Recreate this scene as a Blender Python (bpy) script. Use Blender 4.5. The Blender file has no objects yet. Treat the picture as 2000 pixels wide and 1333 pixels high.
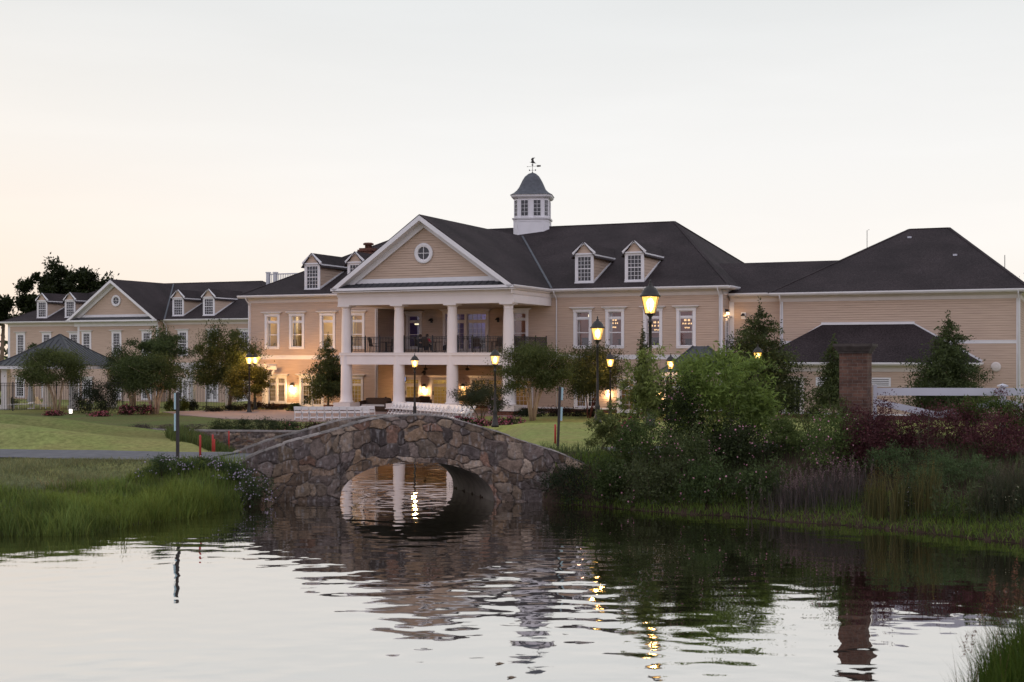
import bpy, bmesh, math, random
import numpy as np
from mathutils import Vector, Matrix, noise as mnoise
R = math.radians
rng = np.random.default_rng(7)
random.seed(7)
sc = bpy.context.scene
C = sc.collection

# ------------------------------------------------------------------ camera, sky, sun, exposure
F_PX, CX, HY, CAMZ = 2550.0, 1000.0, 694.0, 4.0      # focal length in photo pixels, centre, horizon row, eye height
cam_d = bpy.data.cameras.new('camera')
cam_d.sensor_width = 36.0
cam_d.lens = F_PX * 36.0 / 2000.0
cam_d.shift_y = (HY - 666.5) / 2000.0
cam_d.clip_start = 0.5
cam_d.clip_end = 9000.0
cam_d.dof.use_dof = True
cam_d.dof.focus_distance = 62.0
cam_d.dof.aperture_fstop = 2.0
cam = bpy.data.objects.new('camera', cam_d)
C.objects.link(cam)
cam.location = (0, 0, CAMZ)
cam.rotation_euler = (R(90), 0, 0)
sc.camera = cam
sc.render.engine = 'CYCLES'
sc.cycles.use_denoising = True
sc.cycles.max_bounces = 7
sc.cycles.diffuse_bounces = 3
sc.cycles.glossy_bounces = 3
sc.cycles.transmission_bounces = 4
sc.cycles.transparent_max_bounces = 12
sc.cycles.caustics_reflective = False
sc.cycles.caustics_refractive = False
sc.cycles.sample_clamp_indirect = 4.0
sc.view_settings.view_transform = 'Standard'
sc.view_settings.look = 'None'
sc.view_settings.exposure = 0.0
sc.view_settings.gamma = 1.0

SUN_EL, SUN_AZ = R(1.5), R(-38)        # the sun has just gone, behind the clubhouse and to the left
wd = bpy.data.worlds.new('World')
sc.world = wd
wd.use_nodes = True
nt = wd.node_tree
nt.nodes.clear()
def wn(t, **k):
    n = nt.nodes.new(t)
    for a, b in k.items(): setattr(n, a, b)
    return n
out = wn('ShaderNodeOutputWorld')
bg = wn('ShaderNodeBackground')
bg.inputs['Strength'].default_value = 1.0
tc = wn('ShaderNodeTexCoord')
sep = wn('ShaderNodeSeparateXYZ')
nt.links.new(tc.outputs['Generated'], sep.inputs[0])
def wmath(op, a, b=None, clamp=False):
    n = wn('ShaderNodeMath', operation=op, use_clamp=clamp)
    for i, v in enumerate((a, b)):
        if v is None: continue
        if isinstance(v, (int, float)): n.inputs[i].default_value = v
        else: nt.links.new(v, n.inputs[i])
    return n.outputs[0]
def wramp(fac, stops):
    n = wn('ShaderNodeValToRGB')
    e = n.color_ramp.elements
    while len(e) < len(stops): e.new(0.5)
    for q, (p, c) in zip(e, stops):
        q.position = p; q.color = (*c, 1)
    nt.links.new(fac, n.inputs[0])
    return n.outputs[0]
def wmix(fac, a, b):
    n = wn('ShaderNodeMix', data_type='RGBA')
    nt.links.new(fac, n.inputs[0]); nt.links.new(a, n.inputs[6]); nt.links.new(b, n.inputs[7])
    return n.outputs[2]
# dusk sky: afterglow in front, lavender-blue behind the camera
west = wramp(sep.outputs[2], [(0.0, (1.0, .905, .80)), (.08, (.985, .945, .90)), (.15, (.935, .925, .91)), (.30, (.75, .775, .785)), (1.0, (.70, .75, .82))])
east = wramp(sep.outputs[2], [(0.0, (1.04, .96, 1.09)), (.25, (1.08, 1.03, 1.18)), (1.0, (.80, .84, .94))])
side = wmath('ADD', wmath('MULTIPLY', sep.outputs[1], 0.5), 0.5, True)
glow = wramp(sep.outputs[2], [(0.0, (1.02, .79, .62)), (.06, (1.0, .86, .73)), (.16, (.94, .895, .84)), (.30, (.75, .775, .785)), (1.0, (.70, .75, .82))])
leftw = wmath('MULTIPLY_ADD', sep.outputs[0], -2.6, True)
leftw.node.inputs[2].default_value = -0.12
front = wmix(leftw, west, glow)
base = wmix(wramp(side, [(.25, (0, 0, 0)), (.75, (1, 1, 1))]), east, front)
sky = wn('ShaderNodeTexSky', sky_type='NISHITA')
sky.sun_disc = False
sky.sun_elevation = SUN_EL
sky.sun_rotation = SUN_AZ
sky.air_density = 1.0
sky.dust_density = 2.0
# thin streaks of high cloud
mp = wn('ShaderNodeMapping')
mp.inputs['Scale'].default_value = (2.2, 2.2, 14.0)
nt.links.new(tc.outputs['Generated'], mp.inputs[0])
nz = wn('ShaderNodeTexNoise')
nz.inputs['Scale'].default_value = 1.6
nz.inputs['Detail'].default_value = 4.0
nt.links.new(mp.outputs[0], nz.inputs[0])
cl = wn('ShaderNodeMapRange')
cl.inputs[1].default_value = .45; cl.inputs[2].default_value = .75
cl.inputs[3].default_value = 1.0; cl.inputs[4].default_value = 1.035
nt.links.new(nz.outputs[0], cl.inputs[0])
mul = wn('ShaderNodeVectorMath', operation='SCALE')
nt.links.new(base, mul.inputs[0]); nt.links.new(cl.outputs[0], mul.inputs[3])
addn = wn('ShaderNodeVectorMath', operation='MULTIPLY_ADD')
nt.links.new(sky.outputs[0], addn.inputs[0])
addn.inputs[1].default_value = (.004, .004, .004)
nt.links.new(mul.outputs[0], addn.inputs[2])
nt.links.new(addn.outputs[0], bg.inputs[0])
nt.links.new(bg.outputs[0], out.inputs[0])
# the last soft light of the afterglow
sd = bpy.data.lights.new('sun', 'SUN')
sd.energy = 0.25
sd.angle = R(25)
sd.color = (1.0, .80, .66)
so = bpy.data.objects.new('sun', sd)
C.objects.link(so)
so.rotation_euler = (R(90 - 6), 0, R(180) - SUN_AZ)

# ------------------------------------------------------------------ materials
MATS = {}
class NB:
    def __init__(s, name):
        s.m = bpy.data.materials.new(name); s.m.use_nodes = True
        s.t = s.m.node_tree; s.t.nodes.clear()
        s.o = s.n('ShaderNodeOutputMaterial')
        MATS[name] = s.m
    def n(s, t, **k):
        x = s.t.nodes.new(t)
        for a, b in k.items(): setattr(x, a, b)
        return x
    def l(s, a, b): s.t.links.new(a, b)
    def obj(s): return s.n('ShaderNodeTexCoord').outputs['Object']
    def noise(s, scale, detail=3, vec=None, rough=.5, stretch=None):
        x = s.n('ShaderNodeTexNoise')
        x.inputs['Scale'].default_value = scale; x.inputs['Detail'].default_value = detail
        x.inputs['Roughness'].default_value = rough
        v = vec if vec is not None else s.obj()
        if stretch:
            m = s.n('ShaderNodeMapping'); m.inputs['Scale'].default_value = stretch
            s.l(v, m.inputs[0]); v = m.outputs[0]
        s.l(v, x.inputs['Vector'])
        return x.outputs[0]
    def ramp(s, fac, stops):
        x = s.n('ShaderNodeValToRGB'); e = x.color_ramp.elements
        while len(e) < len(stops): e.new(.5)
        for q, (p, c) in zip(e, stops): q.position = p; q.color = (*c, 1)
        s.l(fac, x.inputs[0]); return x.outputs[0]
    def mul(s, a, b):
        x = s.n('ShaderNodeMix', data_type='RGBA', blend_type='MULTIPLY')
        x.inputs[0].default_value = 1.0
        s.l(a, x.inputs[6]); s.l(b, x.inputs[7]); return x.outputs[2]
    def pbsdf(s, col=None, rough=.7, spec=.3, metal=0.0, bump=None, bdist=.01, bstr=1.0):
        p = s.n('ShaderNodeBsdfPrincipled')
        p.inputs['Roughness'].default_value = rough
        p.inputs['Specular IOR Level'].default_value = spec
        p.inputs['Metallic'].default_value = metal
        if col is not None:
            if isinstance(col, tuple): p.inputs['Base Color'].default_value = (*col, 1)
            else: s.l(col, p.inputs['Base Color'])
        if bump is not None:
            b = s.n('ShaderNodeBump'); b.inputs['Distance'].default_value = bdist; b.inputs['Strength'].default_value = bstr
            s.l(bump, b.inputs['Height']); s.l(b.outputs[0], p.inputs['Normal'])
        s.l(p.outputs[0], s.o.inputs[0]); return p
def mottled(name, col, var=.12, scale=3.0, rough=.7, spec=.3, metal=0., bump=0., stretch=None, detail=4):
    b = NB(name)
    f = b.noise(scale, detail, stretch=stretch)
    lo = tuple(c * (1 - var) for c in col); hi = tuple(min(1, c * (1 + var)) for c in col)
    c = b.ramp(f, [(.3, lo), (.7, hi)])
    b.pbsdf(c, rough, spec, metal, f if bump else None, bump or .01)
    return b.m
mottled('siding', (.495, .373, .298), .09, 2.0, .75, .2, stretch=(.4, .4, 6))
mottled('trim', (.70, .68, .71), .04, 1.5, .55, .3)
mottled('cream_trim', (.62, .56, .54), .04, 1.5, .6, .3)
mottled('column_paint', (.68, .63, .63), .04, 1.0, .6, .3)
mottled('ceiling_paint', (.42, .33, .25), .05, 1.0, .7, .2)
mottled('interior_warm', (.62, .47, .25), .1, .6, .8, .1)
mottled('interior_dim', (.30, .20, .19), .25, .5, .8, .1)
mottled('interior_violet', (.24, .20, .28), .25, .6, .8, .1)
mottled('black_metal', (.018, .017, .019), .2, 6, .45, .4)
mottled('bronze_metal', (.022, .019, .018), .3, 8, .45, .4)
mottled('white_plastic', (.74, .73, .75), .03, 2, .4, .4)
mottled('fence_vinyl', (.48, .48, .54), .05, 1.2, .4, .4)
mottled('red_paint', (.42, .045, .04), .15, 5, .5, .3)
mottled('dark_wood', (.05, .045, .045), .3, 5, .7, .2, stretch=(8, 8, 1))
mottled('pale_plate', (.42, .60, .66), .05, 3, .4, .4)
mottled('wicker', (.055, .035, .026), .3, 20, .8, .2)
mottled('bark', (.16, .115, .08), .35, 4, .9, .1, bump=.02, stretch=(3, 3, .6))
mottled('pale_bark', (.42, .31, .22), .25, 4, .8, .1, bump=.01, stretch=(3, 3, .6))
mottled('stem', (.08, .07, .04), .3, 4, .9, .1)
mottled('red_stem', (.14, .05, .04), .3, 4, .9, .1)
mottled('skin', (.42, .25, .18), .08, 5, .6, .3)
mottled('red_cloth', (.50, .03, .05), .1, 8, .85, .1)
mottled('dark_cloth', (.03, .03, .04), .2, 8, .85, .1)
mottled('pink_cloth', (.35, .08, .28), .2, 8, .85, .1)
mottled('hair', (.025, .016, .012), .3, 20, .6, .3)
mottled('canvas', (.55, .54, .55), .06, 3, .85, .1)
mottled('concrete', (.28, .205, .185), .12, .7, .85, .15, bump=.004)
mottled('asphalt', (.115, .115, .13), .18, 2.5, .85, .2, bump=.006, detail=8)
mottled('mulch', (.045, .026, .02), .35, 6, .95, .1, bump=.03, detail=8)
mottled('hedge_core', (.012, .016, .008), .3, 6, .95, .05)
mottled('coping', (.21, .185, .175), .25, 3, .85, .15, bump=.02, detail=8)
mottled('vault', (.20, .175, .15), .25, 2.5, .85, .15, bump=.02, detail=8)
mottled('metal_roof', (.034, .035, .042), .15, 1.2, .5, .4)
mottled('slate', (.085, .09, .105), .2, 4, .7, .3)
mottled('screen', (.10, .12, .2), .3, 3, .3, .4)

def shingles():
    b = NB('shingle')
    f = b.noise(11, 3, rough=.8); g = b.noise(.38, 4); h = b.noise(60, 2)
    c = b.ramp(f, [(.3, (.014, .010, .011)), (.5, (.034, .0265, .029)), (.72, (.068, .053, .055))])
    d = b.ramp(g, [(.3, (.72, .72, .73)), (.7, (1.22, 1.2, 1.2))])
    b.pbsdf(b.mul(c, d), .9, .15, 0, h, .01)
shingles()
def bricks(name, c1, c2, mort, sx=1.0):
    b = NB(name)
    t = b.n('ShaderNodeTexBrick')
    t.inputs['Color1'].default_value = (*c1, 1); t.inputs['Color2'].default_value = (*c2, 1); t.inputs['Mortar'].default_value = (*mort, 1)
    t.inputs['Scale'].default_value = sx
    t.inputs['Mortar Size'].default_value = .010
    t.inputs['Brick Width'].default_value = .30; t.inputs['Row Height'].default_value = .105
    # unroll the faces: horizontal coordinate is x + y, vertical z
    sp = b.n('ShaderNodeSeparateXYZ'); b.l(b.obj(), sp.inputs[0])
    ad = b.n('ShaderNodeMath', operation='ADD'); b.l(sp.outputs[0], ad.inputs[0]); b.l(sp.outputs[1], ad.inputs[1])
    cb = b.n('ShaderNodeCombineXYZ'); b.l(ad.outputs[0], cb.inputs[0]); b.l(sp.outputs[2], cb.inputs[1])
    b.l(cb.outputs[0], t.inputs['Vector'])
    n = b.ramp(b.noise(3.5, 6, rough=.65), [(.3, (.55, .55, .58)), (.7, (1.35, 1.3, 1.25))])
    b.pbsdf(b.mul(t.outputs[0], n), .9, .15, 0, t.outputs[1], -.012)
bricks('brick', (.100, .058, .046), (.150, .084, .064), (.150, .120, .105))
mottled('cap_stone', (.075, .062, .057), .3, 5, .85, .15, bump=.02, detail=8)
bricks('house_brick', (.13, .055, .042), (.17, .07, .05), (.16, .12, .10))

def attr_mat(name, rough=.85, spec=.15, nscale=8., namp=.25, bump=.02, attr='Col'):
    b = NB(name)
    a = b.n('ShaderNodeAttribute', attribute_name=attr)
    f = b.noise(nscale, 7, rough=.65)
    c = b.mul(a.outputs[0], b.ramp(f, [(.25, (1 - namp,) * 3), (.75, (1 + namp,) * 3)]))
    b.pbsdf(c, rough, spec, 0, f, bump)
attr_mat('stone', .85, .15, 9, .50, .05)
attr_mat('terrain', .95, .03, 5, .42, .06)
def leafmat(name, tr=.3, gloss=0.015):
    b = NB(name)
    a = b.n('ShaderNodeAttribute', attribute_name='Col')
    d = b.n('ShaderNodeBsdfDiffuse'); t = b.n('ShaderNodeBsdfTranslucent'); g = b.n('ShaderNodeBsdfGlossy')
    g.inputs['Roughness'].default_value = .45
    b.l(a.outputs[0], d.inputs[0]); b.l(a.outputs[0], t.inputs[0])
    m = b.n('ShaderNodeMixShader'); m.inputs[0].default_value = tr
    b.l(d.outputs[0], m.inputs[1]); b.l(t.outputs[0], m.inputs[2])
    m2 = b.n('ShaderNodeMixShader'); m2.inputs[0].default_value = gloss
    b.l(m.outputs[0], m2.inputs[1]); b.l(g.outputs[0], m2.inputs[2])
    b.l(m2.outputs[0], b.o.inputs[0])
leafmat('leaf', .38); leafmat('grass_blade', .45, .01); leafmat('petal', .3, 0.0)
def glassmat(name, refl=.16, tint=(.9, .92, .95)):
    b = NB(name)
    t = b.n('ShaderNodeBsdfTransparent'); t.inputs[0].default_value = (*tint, 1)
    g = b.n('ShaderNodeBsdfGlossy'); g.inputs['Roughness'].default_value = .03
    m = b.n('ShaderNodeMixShader'); m.inputs[0].default_value = refl
    b.l(t.outputs[0], m.inputs[1]); b.l(g.outputs[0], m.inputs[2]); b.l(m.outputs[0], b.o.inputs[0])
glassmat('glass', .09)
def darkglass():
    b = NB('dark_glass')
    b.pbsdf(b.ramp(b.noise(.9, 2), [(.35, (.006, .007, .010)), (.7, (.022, .024, .030))]), .06, .5)
darkglass()
def emit(name, col, s):
    b = NB(name); e = b.n('ShaderNodeEmission'); e.inputs[0].default_value = (*col, 1); e.inputs[1].default_value = s
    b.l(e.outputs[0], b.o.inputs[0])
emit('small_bulb', (1.0, .72, .38), 4.0)
emit('candle', (1.0, .60, .27), 1.5)
emit('path_light', (1.0, .93, .85), 3.0)
emit('shade_glow', (1.0, .84, .5), 1.6)
emit('screen_glow', (.45, .55, 1.0), 1.0)
emit('violet_glow', (.35, .22, .9), .45)
def bulbmat():
    b = NB('bulb')
    t = b.n('ShaderNodeBsdfTransparent'); e = b.n('ShaderNodeEmission')
    e.inputs[0].default_value = (1.0, .64, .22, 1); e.inputs[1].default_value = 3.6
    a = b.n('ShaderNodeAddShader'); b.l(t.outputs[0], a.inputs[0]); b.l(e.outputs[0], a.inputs[1]); b.l(a.outputs[0], b.o.inputs[0])
bulbmat()
def lampglass():
    b = NB('lamp_glass')                      # lantern pane: its own noise-mottled emission stands in for bulb light
    t = b.n('ShaderNodeBsdfTransparent'); t.inputs[0].default_value = (.8, .8, .8, 1)
    e = b.n('ShaderNodeEmission')
    f = b.noise(5, 2)
    b.l(b.ramp(f, [(.3, (1.0, .44, .06)), (.75, (1.0, .64, .16))]), e.inputs[0])
    e.inputs[1].default_value = .95
    a = b.n('ShaderNodeAddShader'); b.l(t.outputs[0], a.inputs[0]); b.l(e.outputs[0], a.inputs[1]); b.l(a.outputs[0], b.o.inputs[0])
lampglass()
def water():
    b = NB('water')
    o = b.obj()
    n1 = b.noise(1.0, .6, o, .4, (1.30, 1.75, 1))
    n2 = b.noise(1.0, .8, o, .5, (2.8, 4.0, 1))
    ad = b.n('ShaderNodeMath', operation='MULTIPLY_ADD'); b.l(n2, ad.inputs[0]); ad.inputs[1].default_value = .14; b.l(n1, ad.inputs[2])
    gust = b.ramp(b.noise(.11, 2, o, .5, (1, .55, 1)), [(.38, (.25,) * 3), (.62, (1,) * 3)])
    ml = b.n('ShaderNodeMath', operation='MULTIPLY'); b.l(ad.outputs[0], ml.inputs[0]); b.l(gust, ml.inputs[1])
    bp = b.n('ShaderNodeBump'); bp.inputs['Distance'].default_value = .0235; bp.inputs['Strength'].default_value = 1.0
    b.l(ml.outputs[0], bp.inputs['Height'])
    g = b.n('ShaderNodeBsdfGlossy'); g.inputs['Roughness'].default_value = .015; g.inputs[0].default_value = (.97, .95, .93, 1)
    d = b.n('ShaderNodeBsdfDiffuse'); d.inputs[0].default_value = (.016, .014, .008, 1)
    lw = b.n('ShaderNodeLayerWeight'); lw.inputs[0].default_value = .5
    fr = b.ramp(lw.outputs['Facing'], [(.0, (.05,) * 3), (.5, (.30,) * 3), (.76, (.82,) * 3), (.9, (.78,) * 3), (1, (.74,) * 3)])
    m = b.n('ShaderNodeMixShader'); b.l(fr, m.inputs[0]); b.l(d.outputs[0], m.inputs[1]); b.l(g.outputs[0], m.inputs[2])
    b.l(bp.outputs[0], g.inputs['Normal'])
    b.l(m.outputs[0], b.o.inputs[0])
water()

# ------------------------------------------------------------------ object helpers
def link(o, parent=None):
    C.objects.link(o)
    if parent is not None: o.parent = parent
    return o
def tag(o, label=None, cat=None, group=None, kind=None):
    if label: o['label'] = label
    if cat: o['category'] = cat
    if group: o['group'] = group
    if kind: o['kind'] = kind
    return o
def thing(name, label, cat, loc=(0, 0, 0), rz=0.0, group=None):
    o = bpy.data.objects.new(name, None); o.empty_display_size = .3
    link(o); o.location = loc; o.rotation_euler = (0, 0, rz)
    return tag(o, label, cat, group)
def copy_tree(o, parent=None):
    c = o.copy(); link(c, parent)
    for ch in list(o.children): copy_tree(ch, c)
    return c
def mesh_np(name, V, loops, counts, mat, parent=None, col=None, smooth=False):
    """mesh from numpy arrays: vertices, flat loop index array, face sizes, optional per-vertex colour"""
    me = bpy.data.meshes.new(name)
    V = np.asarray(V, np.float32); loops = np.asarray(loops, np.int32); counts = np.asarray(counts, np.int32)
    me.vertices.add(len(V)); me.vertices.foreach_set('co', V.ravel())
    me.loops.add(len(loops)); me.loops.foreach_set('vertex_index', loops)
    me.polygons.add(len(counts))
    st = np.zeros(len(counts), np.int32); st[1:] = np.cumsum(counts)[:-1]
    me.polygons.foreach_set('loop_start', st)
    if smooth: me.polygons.foreach_set('use_smooth', np.ones(len(counts), bool))
    if col is not None:
        a = me.attributes.new('Col', 'FLOAT_COLOR', 'POINT')
        c4 = np.ones((len(V), 4), np.float32); c4[:, :3] = col
        a.data.foreach_set('color', c4.ravel())
    me.update(calc_edges=True); me.validate()
    me.materials.append(MATS[mat])
    return link(bpy.data.objects.new(name, me), parent)
class MB:
    """collects boxes, tubes, lathes and polygons and builds them as one mesh object"""
    def __init__(s, xf=None): s.v = []; s.f = []; s.xf = xf; s.sm = []
    def add(s, vs, fs, smooth=False):
        b = len(s.v)
        if s.xf: vs = [s.xf(*p) for p in vs]
        s.v += [tuple(p) for p in vs]
        for f in fs: s.f.append(tuple(i + b for i in f)); s.sm.append(smooth)
    def box(s, x0, x1, y0, y1, z0, z1):
        s.add([(x0, y0, z0), (x1, y0, z0), (x1, y1, z0), (x0, y1, z0), (x0, y0, z1), (x1, y0, z1), (x1, y1, z1), (x0, y1, z1)],
              [(0, 3, 2, 1), (4, 5, 6, 7), (0, 1, 5, 4), (1, 2, 6, 5), (2, 3, 7, 6), (3, 0, 4, 7)])
    def poly(s, pts): s.add(pts, [tuple(range(len(pts)))])
    def prism(s, pts, d):
        n = len(pts); q = [tuple(a + b for a, b in zip(p, d)) for p in pts]
        s.add(list(pts) + q, [tuple(range(n))[::-1], tuple(range(n, 2 * n))] + [(i, (i + 1) % n, n + (i + 1) % n, n + i) for i in range(n)])
    def beam(s, a, b, w, h=None, up=(0, 0, 1)):
        h = h or w
        a = Vector(a); b = Vector(b); d = (b - a).normalized(); u = Vector(up)
        if abs(d.dot(u)) > .98: u = Vector((0, 1, 0))
        x = d.cross(u).normalized() * w / 2; y = x.cross(d).normalized() * h / 2
        vs = [a - x - y, a + x - y, a + x + y, a - x + y, b - x - y, b + x - y, b + x + y, b - x + y]
        s.add([tuple(p) for p in vs], [(0, 3, 2, 1), (4, 5, 6, 7), (0, 1, 5, 4), (1, 2, 6, 5), (2, 3, 7, 6), (3, 0, 4, 7)])
    def tube(s, pts, rad, n=8, cap=True):
        pts = [Vector(p) for p in pts]
        if not hasattr(rad, '__len__'): rad = [rad] * len(pts)
        rings = []
        for i, p in enumerate(pts):
            d = (pts[min(i + 1, len(pts) - 1)] - pts[max(i - 1, 0)]).normalized()
            u = Vector((0, 0, 1)) if abs(d.z) < .9 else Vector((1, 0, 0))
            x = d.cross(u).normalized(); y = d.cross(x)
            rings.append([tuple(p + (x * math.cos(2 * math.pi * k / n) + y * math.sin(2 * math.pi * k / n)) * rad[i]) for k in range(n)])
        vs = [q for r in rings for q in r]
        fs = [(i * n + k, i * n + (k + 1) % n, (i + 1) * n + (k + 1) % n, (i + 1) * n + k) for i in range(len(pts) - 1) for k in range(n)]
        if cap: fs += [tuple(range(n))[::-1], tuple((len(pts) - 1) * n + k for k in range(n))]
        s.add(vs, fs, True)
    def lathe(s, prof, c=(0, 0, 0), n=16, ang=0.0, smooth=True):
        vs = []
        for r, z in prof:
            for k in range(n):
                a = ang + 2 * math.pi * k / n
                vs.append((c[0] + r * math.cos(a), c[1] + r * math.sin(a), c[2] + z))
        m = len(prof)
        fs = [(i * n + k, i * n + (k + 1) % n, (i + 1) * n + (k + 1) % n, (i + 1) * n + k) for i in range(m - 1) for k in range(n)]
        fs += [tuple(range(n))[::-1], tuple((m - 1) * n + k for k in range(n))]
        s.add(vs, fs, smooth)
    def build(s, name, mat, parent=None, fix=True):
        me = bpy.data.meshes.new(name)
        me.from_pydata(s.v, [], s.f)
        if fix:
            bm = bmesh.new(); bm.from_mesh(me)
            bmesh.ops.recalc_face_normals(bm, faces=bm.faces); bm.to_mesh(me); bm.free()
        if any(s.sm) and len(me.polygons) == len(s.sm): me.polygons.foreach_set('use_smooth', s.sm)
        me.update(); me.materials.append(MATS[mat])
        return link(bpy.data.objects.new(name, me), parent)
def lamp_light(name, loc, power, parent, col=(1.0, .60, .25), rad=.12):
    d = bpy.data.lights.new(name, 'POINT'); d.energy = power; d.color = col; d.shadow_soft_size = rad
    o = bpy.data.objects.new(name, d); link(o, parent); o.location = loc
    return o

# ------------------------------------------------------------------ terrain
POND = np.array([(-90, 12.5), (-90, 30), (-40, 31.5), (-25, 33), (-17, 34.2), (-13.6, 34.7), (-11.5, 34.9), (-10.6, 36.8), (-10, 38), (-9.1, 40), (-8.5, 41.6),
                 (-8.2, 42.6), (-8.1, 43.4), (-5.8, 43.4), (-7.17, 47.5), (-9.5, 50), (-11.5, 56), (-13.5, 63), (-17.5, 68.9), (-12, 68.35), (-4.2, 68.2), (-2.9, 66.8),
                 (-2.3, 63), (-2.0, 56), (-1.7, 50), (-2.1, 47.5), (-.7, 43.4), (1.0, 43.4), (1.1, 42.6), (1.9, 42.0), (3.2, 40.9), (4.8, 39.7), (7.5, 38.1), (9.9, 36.2), (12.9, 33.3), (20, 27.5), (23, 24),
                 (12, 21.6), (8.7, 19.9), (7.1, 18.6), (6.1, 17.2), (5.5, 15.2), (4.6, 12.5)], float)
def pond_sd(X, Y):
    """signed distance to the shoreline, positive on land"""
    X = np.asarray(X, float); Y = np.asarray(Y, float)
    d = np.full(X.shape, 1e9); ins = np.zeros(X.shape, bool)
    n = len(POND)
    for i in range(n):
        ax, ay = POND[i]; bx, by = POND[(i + 1) % n]
        ex, ey = bx - ax, by - ay
        t = np.clip(((X - ax) * ex + (Y - ay) * ey) / (ex * ex + ey * ey), 0, 1)
        d = np.minimum(d, (X - ax - t * ex) ** 2 + (Y - ay - t * ey) ** 2)
        c = ((ay > Y) != (by > Y)) & (X < (bx - ax) * (Y - ay) / (by - ay + 1e-12) + ax)
        ins ^= c
    d = np.sqrt(d)
    return np.where(ins, -d, d)
def ss(a, b, x):
    t = np.clip((x - a) / (b - a), 0, 1); return t * t * (3 - 2 * t)
def vnoise(X, Y, s, seed=0):
    """smooth value noise on a lattice"""
    X = np.asarray(X, float) / s; Y = np.asarray(Y, float) / s
    xi = np.floor(X).astype(np.int64); yi = np.floor(Y).astype(np.int64)
    fx = X - xi; fy = Y - yi; fx = fx * fx * (3 - 2 * fx); fy = fy * fy * (3 - 2 * fy)
    def h(a, b):
        n = (a * 374761393 + b * 668265263 + seed * 974634541) & 0xffffffff
        n = ((n ^ (n >> 13)) * 1274126177) & 0xffffffff
        return ((n ^ (n >> 16)) & 0xffff) / 65535.0
    return (h(xi, yi) * (1 - fx) + h(xi + 1, yi) * fx) * (1 - fy) + (h(xi, yi + 1) * (1 - fx) + h(xi + 1, yi + 1) * fx) * fy
PATH_L = [(-120, 49.5), (-60, 47.6), (-30, 46.9), (-20, 46.6), (-14, 46.1), (-10.2, 45.2)]
PATH_R = [(3.6, 45.4), (8, 46.6), (14, 48.4), (22, 51), (40, 60), (90, 85)]
def line_d(X, Y, pts):
    d = np.full(np.shape(X), 1e9)
    for (ax, ay), (bx, by) in zip(pts[:-1], pts[1:]):
        ex, ey = bx - ax, by - ay
        t = np.clip(((X - ax) * ex + (Y - ay) * ey) / (ex * ex + ey * ey), 0, 1)
        d = np.minimum(d, np.hypot(X - ax - t * ex, Y - ay - t * ey))
    return d
def terr(X, Y):
    X = np.asarray(X, float); Y = np.asarray(Y, float)
    d = pond_sd(X, Y) + .35 * (vnoise(X, Y, 1.3, 3) - .5) * ((np.abs(X + 3.5) > 5.6) | (Y < 40))
    g = lambda cx, cy, sx, sy: np.exp(-((X - cx) / sx) ** 2 - ((Y - cy) / sy) ** 2)
    HL = .45 * (1 - ss(50, 66, Y)) + .92 * g(-23, 51.6, 7.0, 2.6) + 1.15 * g(-25, 59, 8.6, 3.6) + .5 * g(-40, 55, 14, 6)
    HR = 1.05 - .37 * ss(42, 46, Y) - .63 * ss(62, 75, Y) + .35 * ss(5, 9, X) * ss(38, 42, Y) * (1 - ss(46, 58, Y))
    w = ss(-6, 1, X)
    H = HL * (1 - w) + HR * w
    H = np.where(Y < 24, 1.6, H)
    H = H - 1.0 * ss(104, 134, Y) * ss(20, 30, -X)
    L = np.where((X < -5) & (Y < 43.5), 6.5, np.where((X > -1) & (Y < 44), 6.5, np.where(Y < 67.2, 3.0, .35)))
    L = np.where(Y < 24, 4.0, L)
    L = np.where((np.abs(X + 3.5) < 5) & (Y > 42) & (Y < 48.5), .5, L)
    up = -.93 + (H + .93) * ss(-.15, 1, d / L) ** .8
    dn = -.93 + np.maximum(-1.2, .5 * d)
    z = np.where(d > 0, up, dn)
    pd = np.minimum(line_d(X, Y, PATH_L), line_d(X, Y, PATH_R))
    pz = np.where(X < -3, .45, .62)
    pw = (1 - ss(2.3, 4.2, pd)) * (d > .3)
    z = z * (1 - pw) + pz * pw
    z = z + .05 * (vnoise(X, Y, 1.7, 5) - .5) * ss(0, 1, d) + .18 * (vnoise(X, Y, 7, 9) - .5) * ss(1, 4, d) * (Y < 74) * (1 - pw)
    return z
def tz(x, y): return float(terr(np.array([x]), np.array([y]))[0])
def at(px, Y): return (px - CX) / F_PX * Y            # world x of a photo column at distance Y

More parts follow.
